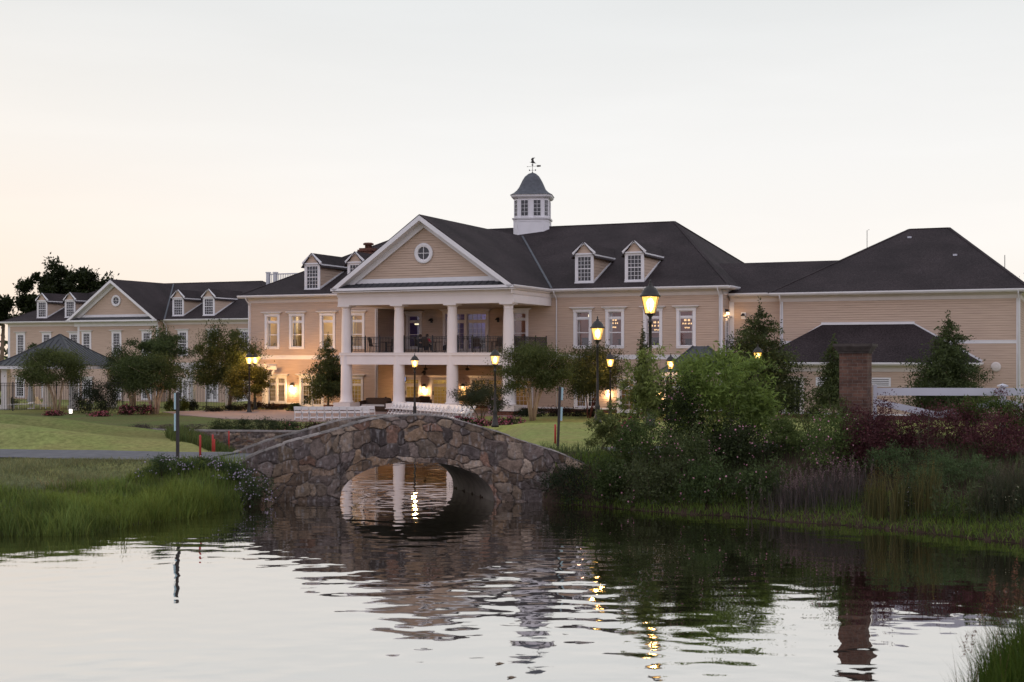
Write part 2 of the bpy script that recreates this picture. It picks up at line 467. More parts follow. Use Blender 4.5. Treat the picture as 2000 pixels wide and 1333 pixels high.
def axis(segs):
    a = []
    for lo, hi, st in segs: a += list(np.arange(lo, hi, st))
    return np.array(a + [segs[-1][1]])
gx = axis([(-3500, -500, 600), (-500, -120, 60), (-120, -45, 5), (-45, -20, .7), (-20, 16, .33), (16, 45, .8), (45, 120, 6), (120, 500, 60), (500, 3500, 600)])
gy = axis([(-300, -20, 70), (-20, 12, 4), (12, 33, .7), (33, 50, .3), (50, 76, .5), (76, 104, 1.2), (104, 200, 6), (200, 600, 80), (600, 6500, 1200)])
GX, GY = np.meshgrid(gx, gy)
GZ = terr(GX, GY)
def terrain_colour(X, Y, Z):
    n1 = vnoise(X, Y, 5, 1); n2 = vnoise(X, Y, 1.1, 2); n3 = vnoise(X, Y, .45, 4); n4 = vnoise(X, Y, 16, 8)
    lawn = np.stack([.185 + .06 * n1 + .05 * n2, .205 + .045 * n1 + .05 * n3, .078 + .02 * n2], -1)
    dry = np.stack([.20 + .02 * n2, .185 + .02 * n2, .075 + .01 * n3], -1)
    t = (ss(.5, .9, n1 * .55 + n4 * .5))[..., None] * .6
    c = lawn * (1 - t) + dry * t
    c = c * (1 - (.30 * ss(53.5, 56.5, Y + n1 * 1.5) * (Y < 72) * (X < -8))[..., None]) * np.array([1, 1, 1.0])  # lawn darker behind the front mound: the lobes' shading put into the colour
    bed = np.stack([.060 + .03 * n2, .070 + .03 * n3, .032 + .01 * n2], -1); t = (ss(64, 67, Y + 2 * n1) * (1 - ss(88, 92, Y)) * ss(11, 14, -X) * .75)[..., None]
    c = c * (1 - t) + bed * t
    d = pond_sd(X, Y)
    rough = np.stack([.130 + .05 * n2, .140 + .05 * n2, .065 + .02 * n3], -1)
    t = ((1 - ss(4.5, 8, d + 2 * n2)) * (X < -5) * (Y < 45))[..., None]
    c = c * (1 - t) + rough * t
    soil = np.stack([.045 + .02 * n3, .032 + .012 * n3, .024 + .01 * n3], -1)
    t = (((1 - ss(5.5, 8.5, d + n2)) * (X > -1) * (Y < 46) * (Y > 25)) + (1 - ss(.2, 1.1, d + .5 * n3)))[..., None].clip(0, 1)
    c = c * (1 - t) + soil * t
    return c
col = terrain_colour(GX, GY, GZ)
ny, nx = GX.shape
idx = np.arange(nx * ny).reshape(ny, nx)
q = np.stack([idx[:-1, :-1], idx[:-1, 1:], idx[1:, 1:], idx[1:, :-1]], -1).reshape(-1)
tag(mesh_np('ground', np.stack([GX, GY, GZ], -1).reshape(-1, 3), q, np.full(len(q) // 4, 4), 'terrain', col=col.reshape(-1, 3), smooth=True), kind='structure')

# the pond: one sheet a little larger than the shoreline
wm = MB(); wm.poly([(-95, 10, -.8), (30, 10, -.8), (30, 72, -.8), (-95, 72, -.8)])
tag(wm.build('water', 'water'), kind='structure')

def ribbon(name, pts, half, mat, lift=.03, nsub=12, ncross=7, zf=None):
    P = []
    for (ax, ay), (bx, by) in zip(pts[:-1], pts[1:]):
        for k in range(nsub): P.append((ax + (bx - ax) * k / nsub, ay + (by - ay) * k / nsub))
    P.append(pts[-1]); P = np.array(P)
    T = np.gradient(P, axis=0); T /= np.linalg.norm(T, axis=1)[:, None]
    Nn = np.stack([-T[:, 1], T[:, 0]], -1)
    V = []
    for k in range(ncross):
        o = (k / (ncross - 1) * 2 - 1) * half
        Q = P + Nn * o
        wob = .10 * (vnoise(Q[:, 0], Q[:, 1], .9, 21) - .5) if k in (0, ncross - 1) else 0
        Q = Q + Nn * np.reshape(wob, (-1, 1)) if k in (0, ncross - 1) else Q
        V.append(np.column_stack([Q, terr(Q[:, 0], Q[:, 1]) + lift]))
    V = np.array(V); n, m = V.shape[:2]
    i = np.arange(n * m).reshape(n, m)
    qd = np.stack([i[:-1, :-1], i[:-1, 1:], i[1:, 1:], i[1:, :-1]], -1).reshape(-1)
    return mesh_np(name, V.reshape(-1, 3), qd, np.full(len(qd) // 4, 4), mat, smooth=True)
tag(ribbon('path', PATH_L, 1.8, 'asphalt', .05), kind='structure')
tag(ribbon('path', PATH_R, 1.8, 'asphalt', .05), kind='structure')
def slab(name, pts, mat, z0, z1):
    m = MB(); m.prism([(x, y, z0) for x, y in pts], (0, 0, z1 - z0)); return m.build(name, mat)
tag(slab('patio', [(-24.5, 91.5), (-22.3, 87.2), (-18, 81.8), (-13.2, 78.6), (-8, 77.4), (-3.4, 78.2), (-1.6, 81.5), (.2, 83.6), (6.0, 80.6), (8.6, 79.2), (10.5, 77.0), (14, 75.4), (15.2, 77.6), (11, 80.4), (6, 83.6), (1, 87), (-8, 91.5), (-12, 94.6), (-20, 95.2)], 'concrete', -.2, .035), kind='structure')

# ------------------------------------------------------------------ rubble masonry
STONE_COLS = np.array([(.235, .195, .175), (.27, .225, .185), (.165, .145, .15), (.30, .255, .21), (.20, .16, .135), (.155, .14, .15), (.25, .20, .165), (.225, .15, .125), (.33, .29, .26), (.215, .19, .19), (.12, .11, .12), (.28, .215, .16)])
def voronoi_field(U, W, du, dw, seed, warp=.13, joint=.013, p=4.0, umin=None, umax=None, wmin=None, wmax=None):
    """irregular rubble pattern: returns (height 0..1, colour) for surface coordinates U (along) and W (across)"""
    r = np.random.default_rng(seed)
    seeds = []
    y = wmin - dw; row = 0
    while y < wmax + dw:
        h = dw * r.uniform(.6, 1.45); x = umin - du + (row % 2) * du * .5
        while x < umax + du:
            wdt = du * r.choice([.35, .5, .8, 1.1, 1.5]) * r.uniform(.85, 1.15)
            seeds.append((x + wdt / 2 + r.normal(0, .05), y + h / 2 + r.normal(0, .30 * dw), 1 / (wdt ** .55 * du ** .45), 1 / h))
            x += wdt
        y += h; row += 1
    S = np.array(seeds)
    Uw = U + warp * (vnoise(U, W, .35, seed + 1) - .5) + .04 * (vnoise(U, W, .12, seed + 2) - .5)
    Ww = W + warp * (vnoise(U, W, .35, seed + 5) - .5) + .04 * (vnoise(U, W, .12, seed + 6) - .5)
    f1 = np.full(U.shape, 1e9); f2 = f1.copy(); who = np.zeros(U.shape, int)
    for i, (sx, sy, a, b) in enumerate(S):
        dd = ((np.abs(Uw - sx) * a) ** p + (np.abs(Ww - sy) * b) ** p) ** (1 / p)
        m = dd < f1
        f2 = np.where(m, f1, np.minimum(f2, dd)); who = np.where(m, i, who); f1 = np.where(m, dd, f1)
    e = (f2 - f1) * .5 * (du + dw) * .5                 # rough distance from the joint in metres
    h = ss(joint * .25, joint * 1.5, e)
    sc_ = r.uniform(.55, 1.15, len(S)); ci = r.integers(0, len(STONE_COLS), len(S))
    tilt = r.normal(0, .55, (len(S), 2))
    lum = r.uniform(.34, 1.02, len(S))
    base_ = STONE_COLS[ci] * np.array((1.15, .98, .84)); base_ = base_ * .9 + base_.mean(1, keepdims=True) * .1; cols = base_[who] * lum[who][..., None]
    # stain and lichen inside each stone
    st = vnoise(U + who * 7.3, W, .16, seed + 9); st2 = vnoise(U, W + who * 3.1, .5, seed + 11); st3 = vnoise(U * 2.2 + who, W * .55, .11, seed + 13)
    cols = cols * (.72 + .5 * st[..., None]) * (.86 + .28 * st2[..., None])
    pale = (ss(.70, .92, st3) * .45)[..., None]
    cols = cols * (1 - pale) + np.array((.34, .32, .32)) * pale
    mort = np.array((.145, .122, .108)) * (.8 + .4 * vnoise(U, W, .2, seed + 15)[..., None])
    jm = h[..., None]
    cols = cols * jm + mort * (1 - jm)
    face = h * (sc_[who] * 1.0 + tilt[who, 0] * (U - S[who, 0]) * .8 + tilt[who, 1] * (W - S[who, 1]) * .8) + .16 * (vnoise(U, W, .09, seed + 17) - .5) * h + .25 * (vnoise(U + who * 5.7, W, .3, seed + 19) - .5) * h
    return face, cols
def stone_sheet(name, P, Nrm, U, W, depth, seed, du, dw, parent, **k):
    """grid of points P (n,m,3) with normal field Nrm, displaced along it into rubble masonry"""
    face, cols = voronoi_field(U, W, du, dw, seed, umin=U.min(), umax=U.max(), wmin=W.min(), wmax=W.max(), **k)
    V = P + Nrm * (face * depth)[..., None]
    n, m = U.shape
    i = np.arange(n * m).reshape(n, m)
    qd = np.stack([i[:-1, :-1], i[:-1, 1:], i[1:, 1:], i[1:, :-1]], -1).reshape(-1)
    return mesh_np(name, V.reshape(-1, 3), qd, np.full(len(qd) // 4, 4), 'stone', parent, cols.reshape(-1, 3), True)

# ------------------------------------------------------------------ stone bridge
BY = 42.8; SK = -1.55 / 4.6; BW = 4.6                  # near face distance, skew of the crossing, width
top_px = [(450, 915), (470, 905), (496, 890), (561, 866), (634, 847), (713, 823), (760, 815.5), (804, 811.5), (830, 811.5), (857, 814.5), (885, 819), (951, 838), (1005, 857), (1062, 875), (1094, 887), (1135, 904), (1160, 914)]
TX = np.array([(a - CX) / F_PX * BY for a, b in top_px]); TZ = np.array([CAMZ - (b - HY) / F_PX * BY for a, b in top_px])
def btop(x):
    xs = np.linspace(TX[0], TX[-1], 200); z = np.interp(xs, TX, TZ)
    k = np.ones(9) / 9; z = np.convolve(np.pad(z, 4, mode='edge'), k, 'valid')
    return np.interp(x, xs, z)
AXC, AHW = -3.11, 2.52
def arch(x):
    t = np.clip(np.abs((x - AXC) / AHW), 0, 1)
    return -.70 + 1.20 * np.sqrt(1 - t ** 2.15)
bridge = thing('stone_bridge', 'arched rubble stone footbridge over the pond with solid curved parapets', 'bridge', (-3.1, 45, -.8))
bridge_off = Matrix.Translation((3.1, -45, .8))
def stone_face(name, y0, sign, drop, thick, seed):
    """one spandrel and parapet wall, conforming to the arch below and the curved top above"""
    x0, x1 = TX[0], TX[-1]
    NX, NZ = 430, 100
    xs = np.linspace(x0, x1, NX)
    # crowd columns to the arch springing so that its edge stays sharp
    for e in (AXC - AHW, AXC + AHW):
        i = np.argmin(np.abs(xs - e)); xs[i] = e - 1e-4; xs[i + 1] = e + 1e-4
    xs.sort()
    tp = btop(xs) - drop + .025 * (vnoise(xs * 1.0, xs * 0 + seed, .45, seed) - .5)
    inside = np.abs(xs - AXC) < AHW
    bt = np.where(inside, np.maximum(arch(xs), -1.3), -1.5)
    bt = np.minimum(bt, tp - .15)
    t = np.linspace(0, 1, NZ)[:, None]
    Zg = bt[None] * (1 - t) + tp[None] * t
    Xg = np.repeat(xs[None], NZ, 0)
    sh = SK * (y0 - BY)
    P = np.stack([Xg + sh, np.full_like(Xg, y0), Zg], -1) - np.array((-3.1, 45, -.8))
    Nn = np.zeros_like(P); Nn[..., 1] = sign
    Wc = .62 * (tp[None] - Zg) + .38 * (2.1 - Zg)
    o = stone_sheet(name, P, Nn, Xg, Wc, .065, seed, .52, .37, bridge)
    return xs, tp
xs, tp = stone_face('spandrel_wall', BY, -1, 0.0, .4, 31)
xs2, tp2 = stone_face('spandrel_wall', BY + BW, 1, .20, .4, 57)
def parapet_top(y0, y1, drop, seed, inner):
    """coping stones and the inner face of the parapet"""
    n = 360; x = np.linspace(TX[0], TX[-1], n)
    z = btop(x) - drop
    yy = np.linspace(y0, y1, 9)
    X, Yy = np.meshgrid(x, yy); Zg = np.repeat(z[None], 9, 0)
    joint = np.abs(((X + .3 * np.sin(seed)) / .62) % 1 - .5) * 2
    stone_id = np.floor((X + .3 * np.sin(seed)) / .62).astype(int)
    hh = np.random.default_rng(seed).uniform(-.012, .022, 80)[stone_id % 80]
    Zg = Zg + .045 + hh - .06 * ss(.90, 1.0, joint) + .02 * (vnoise(X, Yy, .15, seed) - .5)
    edge = np.minimum(np.abs(Yy - y0), np.abs(Yy - y1)); Zg = Zg - .05 * (1 - ss(0, .07, edge))
    P = np.stack([X + SK * (Yy - BY), Yy, Zg], -1) - np.array((-3.1, 45, -.8))
    cl_ = np.random.default_rng(seed + 1).uniform(.65, 1.25, 80)[stone_id % 80][..., None] * np.array((.20, .175, .165)) * (.75 + .5 * vnoise(X, Yy, .2, seed + 3)[..., None])
    m = X.shape; i = np.arange(m[0] * m[1]).reshape(m)
    qd = np.stack([i[:-1, :-1], i[:-1, 1:], i[1:, 1:], i[1:, :-1]], -1).reshape(-1)
    mesh_np('coping', P.reshape(-1, 3), qd, np.full(len(qd) // 4, 4), 'stone', bridge, cl_.reshape(-1, 3), True)
    # inner face
    zz = np.linspace(0, 1, 16)[:, None]
    Xi = np.repeat(x[None], 16, 0); Zi = z[None] - .95 + zz * .95
    Pi = np.stack([Xi + SK * (inner - BY), np.full_like(Xi, inner), Zi], -1) - np.array((-3.1, 45, -.8))
    Nn = np.zeros_like(Pi); Nn[..., 1] = 1 if inner < 45 else -1
    stone_sheet('parapet_inner_face', Pi, Nn, Xi, Zi - z[None], .05, seed + 5, .55, .36, bridge)
parapet_top(BY - .05, BY + .42, 0.0, 3, BY + .42)
parapet_top(BY + BW - .42, BY + BW + .05, .20, 8, BY + BW - .42)
# arch barrel
n = 48; a = np.linspace(-1, 1, n); ax_ = AXC + AHW * np.sin(a * math.pi / 2); az = arch(ax_)
az[0] = az[-1] = -1.4
ax_ = np.concatenate([[ax_[0]], ax_, [ax_[-1]]]); az = np.concatenate([[-1.4], np.where(np.arange(n) % (n - 1) == 0, -.70, az), [-1.4]])
yy = np.linspace(BY + .02, BY + BW - .02, 24)
X, Yy = np.meshgrid(ax_, yy); Zg = np.repeat(az[None], 24, 0) + .02 * (vnoise(X, Yy, .5, 77) - .5)
P = np.stack([X + SK * (Yy - BY), Yy, Zg], -1) - np.array((-3.1, 45, -.8))
i = np.arange(X.size).reshape(X.shape)
qd = np.stack([i[:-1, :-1], i[:-1, 1:], i[1:, 1:], i[1:, :-1]], -1).reshape(-1)
mesh_np('arch_vault', P.reshape(-1, 3), qd, np.full(len(qd) // 4, 4), 'vault', bridge, None, True)
# deck between the parapets
x = np.linspace(TX[0] - .6, TX[-1] + .6, 120); yy = np.linspace(BY + .40, BY + BW - .40, 6)
X, Yy = np.meshgrid(x, yy); Zg = np.maximum(np.repeat((btop(x) - .62)[None], 6, 0), np.where(X < -3, .47, .50))
P = np.stack([X + SK * (Yy - BY), Yy, Zg], -1) - np.array((-3.1, 45, -.8))
i = np.arange(X.size).reshape(X.shape)
qd = np.stack([i[:-1, :-1], i[:-1, 1:], i[1:, 1:], i[1:, :-1]], -1).reshape(-1)
mesh_np('deck', P.reshape(-1, 3), qd, np.full(len(qd) // 4, 4), 'asphalt', bridge, None, True)

# ------------------------------------------------------------------ low stone retaining wall behind the pond
rw = thing('retaining_wall', 'low dry stone retaining wall holding the planting bed behind the pond', 'wall', (-8, 68.4, -.8))
rpts = np.array([(-19.5, 70.0), (-17.4, 68.75), (-12, 68.15), (-4.1, 68.0), (-2.8, 66.7), (-2.2, 63.0)])
sl = np.concatenate([[0], np.cumsum(np.hypot(*np.diff(rpts, axis=0).T))])
S = np.linspace(0, sl[-1], 330); rx = np.interp(S, sl, rpts[:, 0]); ry = np.interp(S, sl, rpts[:, 1])
tt = np.gradient(np.stack([rx, ry], -1), axis=0); tt /= np.linalg.norm(tt, axis=1)[:, None]
zz = np.linspace(-1.3, .06, 30)
Sg, Zg = np.meshgrid(S, zz)
P = np.stack([np.repeat(rx[None], 30, 0), np.repeat(ry[None], 30, 0), Zg], -1) - np.array((-8, 68.4, -.8))
Nn = np.stack([np.repeat(tt[None, :, 1], 30, 0), np.repeat(-tt[None, :, 0], 30, 0), np.zeros_like(Sg)], -1)
stone_sheet('wall_face', P, Nn, Sg, Zg, .06, 91, .40, .15, rw)
V = []
for k, o in enumerate((-.08, .1, .34)):
    V.append(np.stack([rx - tt[:, 1] * o, ry + tt[:, 0] * o, .07 + .02 * (vnoise(S, S * 0 + k, .5, 5) - .5)], -1))
V.append(V[-1] - np.array((0, 0, .5))); V.insert(0, V[0] - np.array((0, 0, .09)))
V = np.array(V) - np.array((-8, 68.4, -.8)); i = np.arange(V.shape[0] * V.shape[1]).reshape(V.shape[:2])
qd = np.stack([i[:-1, :-1], i[:-1, 1:], i[1:, 1:], i[1:, :-1]], -1).reshape(-1)
mesh_np('wall_cap', V.reshape(-1, 3), qd, np.full(len(qd) // 4, 4), 'coping', rw, None, False)

# ------------------------------------------------------------------ house building kit
def front(w): return lambda a, o, z: (a, w - o, z)          # wall that looks towards the pond
def right(s): return lambda a, o, z: (s + o, a, z)          # wall that looks along +x
def lapwall(m, a0, a1, z0, z1, holes=(), row=.155, tri=None):
    """clapboard: every course leans out at its lower edge and ends in a small lip; holes = (a0, a1, z0, z1)"""
    n = max(1, round((z1 - z0) / row)); row = (z1 - z0) / n
    for k in range(n):
        zr = z0 + k * row; zt = zr + row
        br = sorted({zr, zt} | {z for h in holes for z in h[2:4] if zr < z < zt})
        for za, zb in zip(br[:-1], br[1:]):
            zm = (za + zb) / 2
            iv = [(a0, a1)] if tri is None else [tri(zm)]
            for h in holes:
                if h[2] < zm < h[3]:
                    nv = []
                    for lo, hi in iv:
                        if h[1] <= lo or h[0] >= hi: nv.append((lo, hi)); continue
                        if h[0] > lo: nv.append((lo, h[0]))
                        if h[1] < hi: nv.append((h[1], hi))
                    iv = nv
            oa = .030 * (1 - (za - zr) / row); ob = .030 * (1 - (zb - zr) / row)
            for lo, hi in iv:
                if hi - lo < .01: continue
                if za == zr and zb - za > .04:                    # shadow gap under the lip of each board
                    z_ = za + .022
                    m.add([(lo, oa, z_), (hi, oa, z_), (hi, ob, zb), (lo, ob, zb), (lo, -.012, z_), (hi, -.012, z_), (lo, -.012, za), (hi, -.012, za), (lo, 0, za), (hi, 0, za)], [(0, 1, 2, 3), (4, 5, 1, 0), (6, 7, 5, 4), (8, 9, 7, 6)])
                else: m.add([(lo, oa, za), (hi, oa, za), (hi, ob, zb), (lo, ob, zb)], [(0, 1, 2, 3)])
def crown(m, a, hw, z, h, flare=.20):
    m.box(a - hw - .02, a + hw + .02, .0, .085, z, z + h * .42)
    zz = z + h * .42; t = z + h * .86
    b = [(a - hw - .02, 0, zz), (a + hw + .02, 0, zz), (a + hw + .02, .087, zz), (a - hw - .02, .087, zz)]
    c = [(a - hw - flare, 0, t), (a + hw + flare, 0, t), (a + hw + flare, .24, t), (a - hw - flare, .24, t)]
    m.add(b + c, [(0, 1, 2, 3)[::-1], (4, 5, 6, 7), (0, 1, 5, 4), (1, 2, 6, 5), (2, 3, 7, 6), (3, 0, 4, 7)])
    m.box(a - hw - flare - .03, a + hw + flare + .03, 0, .27, t, z + h)
def window(parent, xf, a, z0, z1, ow, tw=.20, hood=.30, transom=None, cols=0, rows=0, pane='glass', cut=True, mullion=0, sill=.16, trim='trim', mid=True, name='window', door=False):
    """trim from z0 to z1 over all; returns the hole to cut in the wall"""
    ob = -.10 if cut else .03
    zo0 = z0 + sill; zo1 = z1 - hood - .04
    hw = ow / 2
    m = MB(xf)
    m.box(a - hw - tw, a - hw, -.02, .06, z0, z1 - hood); m.box(a + hw, a + hw + tw, -.02, .06, z0, z1 - hood)
    m.box(a - hw, a + hw, -.02, .058, zo1, z1 - hood)
    if sill > .02:
        m.box(a - hw, a + hw, -.02, .058, z0, zo0 - .03); m.box(a - hw - tw - .03, a + hw + tw + .03, 0, .09, zo0 - .03, zo0)
    if cut:                                                      # jambs
        m.box(a - hw - .02, a - hw, -.16, -.021, zo0, zo1); m.box(a + hw, a + hw + .02, -.16, -.021, zo0, zo1); m.box(a - hw, a + hw, -.16, -.021, zo1, zo1 + .02)
        m.box(a - hw, a + hw, -.16, -.021, zo0 - .02, zo0)
    bays = [(a - hw, a + hw)]
    if mullion:
        e = (ow - mullion) / 2
        bays = [(a - hw, a - hw + e), (a + hw - e, a + hw)]
        m.box(a - mullion / 2, a + mullion / 2, ob - .03, .05, zo0, zo1)
    zt = zo1 - transom if transom else zo1
    g = MB(xf); p = MB(xf)
    sw = .10 if door else .05
    for lo, hi in bays:
        if transom: m.box(lo, hi, ob - .03, ob + .06, zt - .05, zt + .05)
        parts = [(zo0, zt - (.05 if transom else 0))] + ([(zt + .05, zo1)] if transom else [])
        for k, (za, zb) in enumerate(parts):
            s_ = sw if k == 0 else .045
            bot = .28 if (door and k == 0) else s_
            m.box(lo, lo + s_, ob - .02, ob + .03, za, zb); m.box(hi - s_, hi, ob - .02, ob + .03, za, zb)
            m.box(lo + s_, hi - s_, ob - .02, ob + .03, za, za + bot); m.box(lo + s_, hi - s_, ob - .02, ob + .03, zb - s_, zb)
            if mid and k == 0 and not door: m.box(lo + s_, hi - s_, ob - .018, ob + .032, (za + zb) / 2 - .03, (za + zb) / 2 + .03)
            c0, c1, r0, r1 = lo + s_, hi - s_, za + bot, zb - s_
            p.add([(c0, ob, r0), (c1, ob, r0), (c1, ob, r1), (c0, ob, r1)], [(0, 1, 2, 3)])
            nr = rows if k == 0 else 2
            for j in range(1, cols): 
                x = c0 + (c1 - c0) * j / cols; g.box(x - .012, x + .012, ob - .012, ob + .016, r0, r1)
            if cols:
                for j in range(1, nr):
                    y = r0 + (r1 - r0) * j / nr; g.box(c0, c1, ob - .010, ob + .018, y - .012, y + .012)
    w = m.build(name, trim, parent)
    if hood: 
        h = MB(xf); crown(h, a, hw + tw, z1 - hood, hood); h.build('hood', trim, w)
    p.build('pane', pane, w)
    if cols: g.build('grille', trim, w)
    if door:
        h = MB(xf)
        for lo, hi in bays:
            c = hi - .05 if lo < a and len(bays) > 1 else lo + .05
            h.box(c - .03, c + .03, ob + .03, ob + .08, z0 + .9, z0 + 1.2)
        h.build('handle', 'black_metal', w)
    return (a - hw, a + hw, zo0, zo1)
def hip_roof(parent, x0, x1, y0, y1, z, rx0, rx1, ry, rz, name='roof', back=True):
    m = MB()
    m.poly([(x0, y0, z), (x1, y0, z), (rx1, ry, rz), (rx0, ry, rz)])
    m.poly([(x1, y0, z), (x1, y1, z), (rx1, ry, rz)])
    m.poly([(x0, y1, z), (x0, y0, z), (rx0, ry, rz)])
    if back: m.poly([(x1, y1, z), (x0, y1, z), (rx0, ry, rz), (rx1, ry, rz)])
    o = m.build(name, 'shingle', parent)
    # ridge and hip caps
    c = MB()
    for a, b in (((x0, y0, z), (rx0, ry, rz)), ((x1, y0, z), (rx1, ry, rz)), ((rx0, ry, rz), (rx1, ry, rz)), ((x1, y1, z), (rx1, ry, rz))):
        c.beam(a, b, .22, .05)
    c.build('ridge_cap', 'shingle', o)
    return o
def eaves(parent, xf, a0, a1, wall_o, z, ends=(True, True)):
    """gutter, soffit and frieze of one wall: o is measured from the wall face, the eave edge stands wall_o in front of it"""
    g = MB(xf)
    n = 8; prof = [(wall_o + .10, z + .05), (wall_o + .10, z - .03), (wall_o + .03, z - .12), (wall_o - .06, z - .13), (wall_o - .06, z + .05)]
    vs = [(a0, o, q) for o, q in prof] + [(a1, o, q) for o, q in prof]
    g.add(vs, [(i, (i + 1) % 5, 5 + (i + 1) % 5, 5 + i) for i in range(5)] + [(0, 1, 2, 3, 4)[::-1], (5, 6, 7, 8, 9)])
    gu = g.build('gutter', 'trim', parent)
    f = MB(xf)
    f.box(a0 + .02, a1 - .02, 0, wall_o - .062, z - .16, z - .11)                # soffit
    prof = [(.05, z - .52), (.075, z - .30), (.16, z - .24), (.22, z - .162), (0, z - .162), (0, z - .52)]
    b0 = a0 + (wall_o if ends[0] else 0) + .003; b1 = a1 - (wall_o if ends[1] else 0) - .003
    vs = [(b0, o, q) for o, q in prof] + [(b1, o, q) for o, q in prof]; k = len(prof)
    f.add(vs, [(i, (i + 1) % k, k + (i + 1) % k, k + i) for i in range(k)] + [tuple(range(k))[::-1], tuple(range(k, 2 * k))])
    f.build('frieze', 'cream_trim', gu)
def downspout(parent, xf, a, z0, z, wall_o):
    m = MB(xf)
    m.tube([(a, wall_o + .02, z - .1), (a, wall_o - .04, z - .26), (a, .14, z - .60), (a, .08, z - .72), (a, .08, z0)], .048, 8)
    m.build('downspout', 'trim', parent)
def belt(parent, xf, a0, a1, z0, z1, o=.045, mat='trim', name='belt_course'):
    m = MB(xf); m.box(a0, a1, 0, o, z0, z1); m.box(a0, a1, 0, o + .03, z1, z1 + .03); return m.build(name, mat, parent)
def base_course(parent, xf, segs):
    m = MB(xf); t = MB(xf)
    for a0, a1 in segs:
        m.box(a0, a1, 0, .06, -1.0, .30); t.box(a0, a1, 0, .09, .30, .40)
    o = m.build('brick_base', 'house_brick', parent); t.build('water_table', 'trim', o)
def corner_board(parent, xf, a0, a1, z0, z1, mat='trim'):
    m = MB(xf); m.box(a0, a1, 0, .04, z0, z1); return m.build('corner_board', mat, parent)
def dormer(parent, a, yf, zb, ze, za, half, rs, r0, y0e):
    """gabled dormer; the roof below is z = r0 + rs * (y - y0e)"""
    ye = (ze - r0) / rs + y0e; ya = (za - r0) / rs + y0e
    m = MB()
    for s in (-1, 1):
        x = a + s * half
        n = 9
        for k in range(n):                                       # clapboard cheeks
            z0 = zb + (ze - zb) * k / n; z1 = zb + (ze - zb) * (k + 1) / n
            q0 = max(yf, (z0 - r0) / rs + y0e) + .02; q1 = (z1 - r0) / rs + y0e
            m.poly([(x + s * .02, yf, z0), (x + s * .02, q0 + .05, z0), (x, q1 + .05, z1), (x, yf, z1)])
    m.box(a - half, a + half, yf + .02, yf + .08, zb, ze)
    d = m.build('dormer', 'siding', parent)
    t = MB(front(yf))
    w = .16
    t.box(a - half - .02, a - half + w, -.04, .04, zb, ze); t.box(a + half - w, a + half + .02, -.04, .04, zb, ze)
    t.box(a - half + w, a + half - w, -.03, .038, zb, zb + .14); t.box(a - half - .05, a + half + .05, 0, .08, zb - .04, zb + .04)
    t.box(a - half + w, a + half - w, -.03, .038, ze - .16, ze)
    t.box(a - half - .14, a + half + .14, -.03, .14, ze - .003, ze + .10)        # pediment base
    for s in (-1, 1):                                            # rakes
        p0 = Vector((a + s * (half + .16), .10, ze + .08)); p1 = Vector((a, .10, za))
        t.beam(p0, p1, .12, .13, up=(0, 1, 0))
        # trim where the cheek meets the roof
        q = MB(); x = a + s * (half + .03)
        q.beam((x, yf + .05, r0 + rs * (yf + .05 - y0e) + .07), (x, ye, ze - .02), .06, .15); q.v and t.v.extend([]) 
        q.build('cheek_trim', 'trim', d)
        q = MB(); q.box(min(x, x + s * .07), max(x, x + s * .07), yf - .05, ye + .2, ze - .10, ze + .03); q.build('eave_trim', 'trim', d)
    hw = half - w
    sw = .045
    t.box(a - hw, a - hw + sw, -.02, .02, zb + .14, ze - .16); t.box(a + hw - sw, a + hw, -.02, .02, zb + .14, ze - .16)
    t.box(a - hw + sw, a + hw - sw, -.02, .022, (zb + ze) / 2 - .03, (zb + ze) / 2 + .03)
    t.build('window_frame', 'trim', d)
    p = MB(front(yf)); p.add([(a - hw, -.01, zb + .14), (a + hw, -.01, zb + .14), (a + hw, -.01, ze - .16), (a - hw, -.01, ze - .16)], [(0, 1, 2, 3)])
    p.build('pane', 'dark_glass', d)
    g = MB(front(yf))
    for j in range(1, 4):
        x = a - hw + 2 * hw * j / 4; g.box(x - .013, x + .013, -.012, .006, zb + .14, ze - .16)
    for j in range(1, 6):
        y = zb + .14 + (ze - zb - .30) * j / 6
        if j != 3: g.box(a - hw, a + hw, -.012, .008, y - .013, y + .013)
    g.build('grille', 'trim', d)
    gb = MB(front(yf)); gb.poly([(a - half, .02, ze + .09), (a + half, .02, ze + .09), (a, .02, za - .06)]); gb.build('gable', 'siding', d)
    r = MB(); o = half + .22; sl = (za - ze) / half
    for s in (-1, 1):
        ez = za + .05 - sl * o; yb = (ez - r0) / rs + y0e
        A = [(a + s * o, yf - .2, ez), (a, yf - .2, za + .06), (a, ya + .1, za + .06), (a + s * o, yb + .1, ez)]
        r.prism(A, (0, 0, -.05))
    r.build('dormer_roof', 'shingle', d)
    return d
def room(parent, x0, x1, y0, y1, z0, z1, mat, name='room'):
    m = MB()
    m.poly([(x0, y1, z0), (x1, y1, z0), (x1, y1, z1), (x0, y1, z1)])
    m.poly([(x0, y0, z0), (x0, y1, z0), (x0, y1, z1), (x0, y0, z1)])
    m.poly([(x1, y0, z0), (x1, y1, z0), (x1, y1, z1), (x1, y0, z1)])
    m.poly([(x0, y0, z0), (x1, y0, z0), (x1, y1, z0), (x0, y1, z0)])
    m.poly([(x0, y0, z1), (x1, y0, z1), (x1, y1, z1), (x0, y1, z1)])
    return m.build(name, mat, parent)
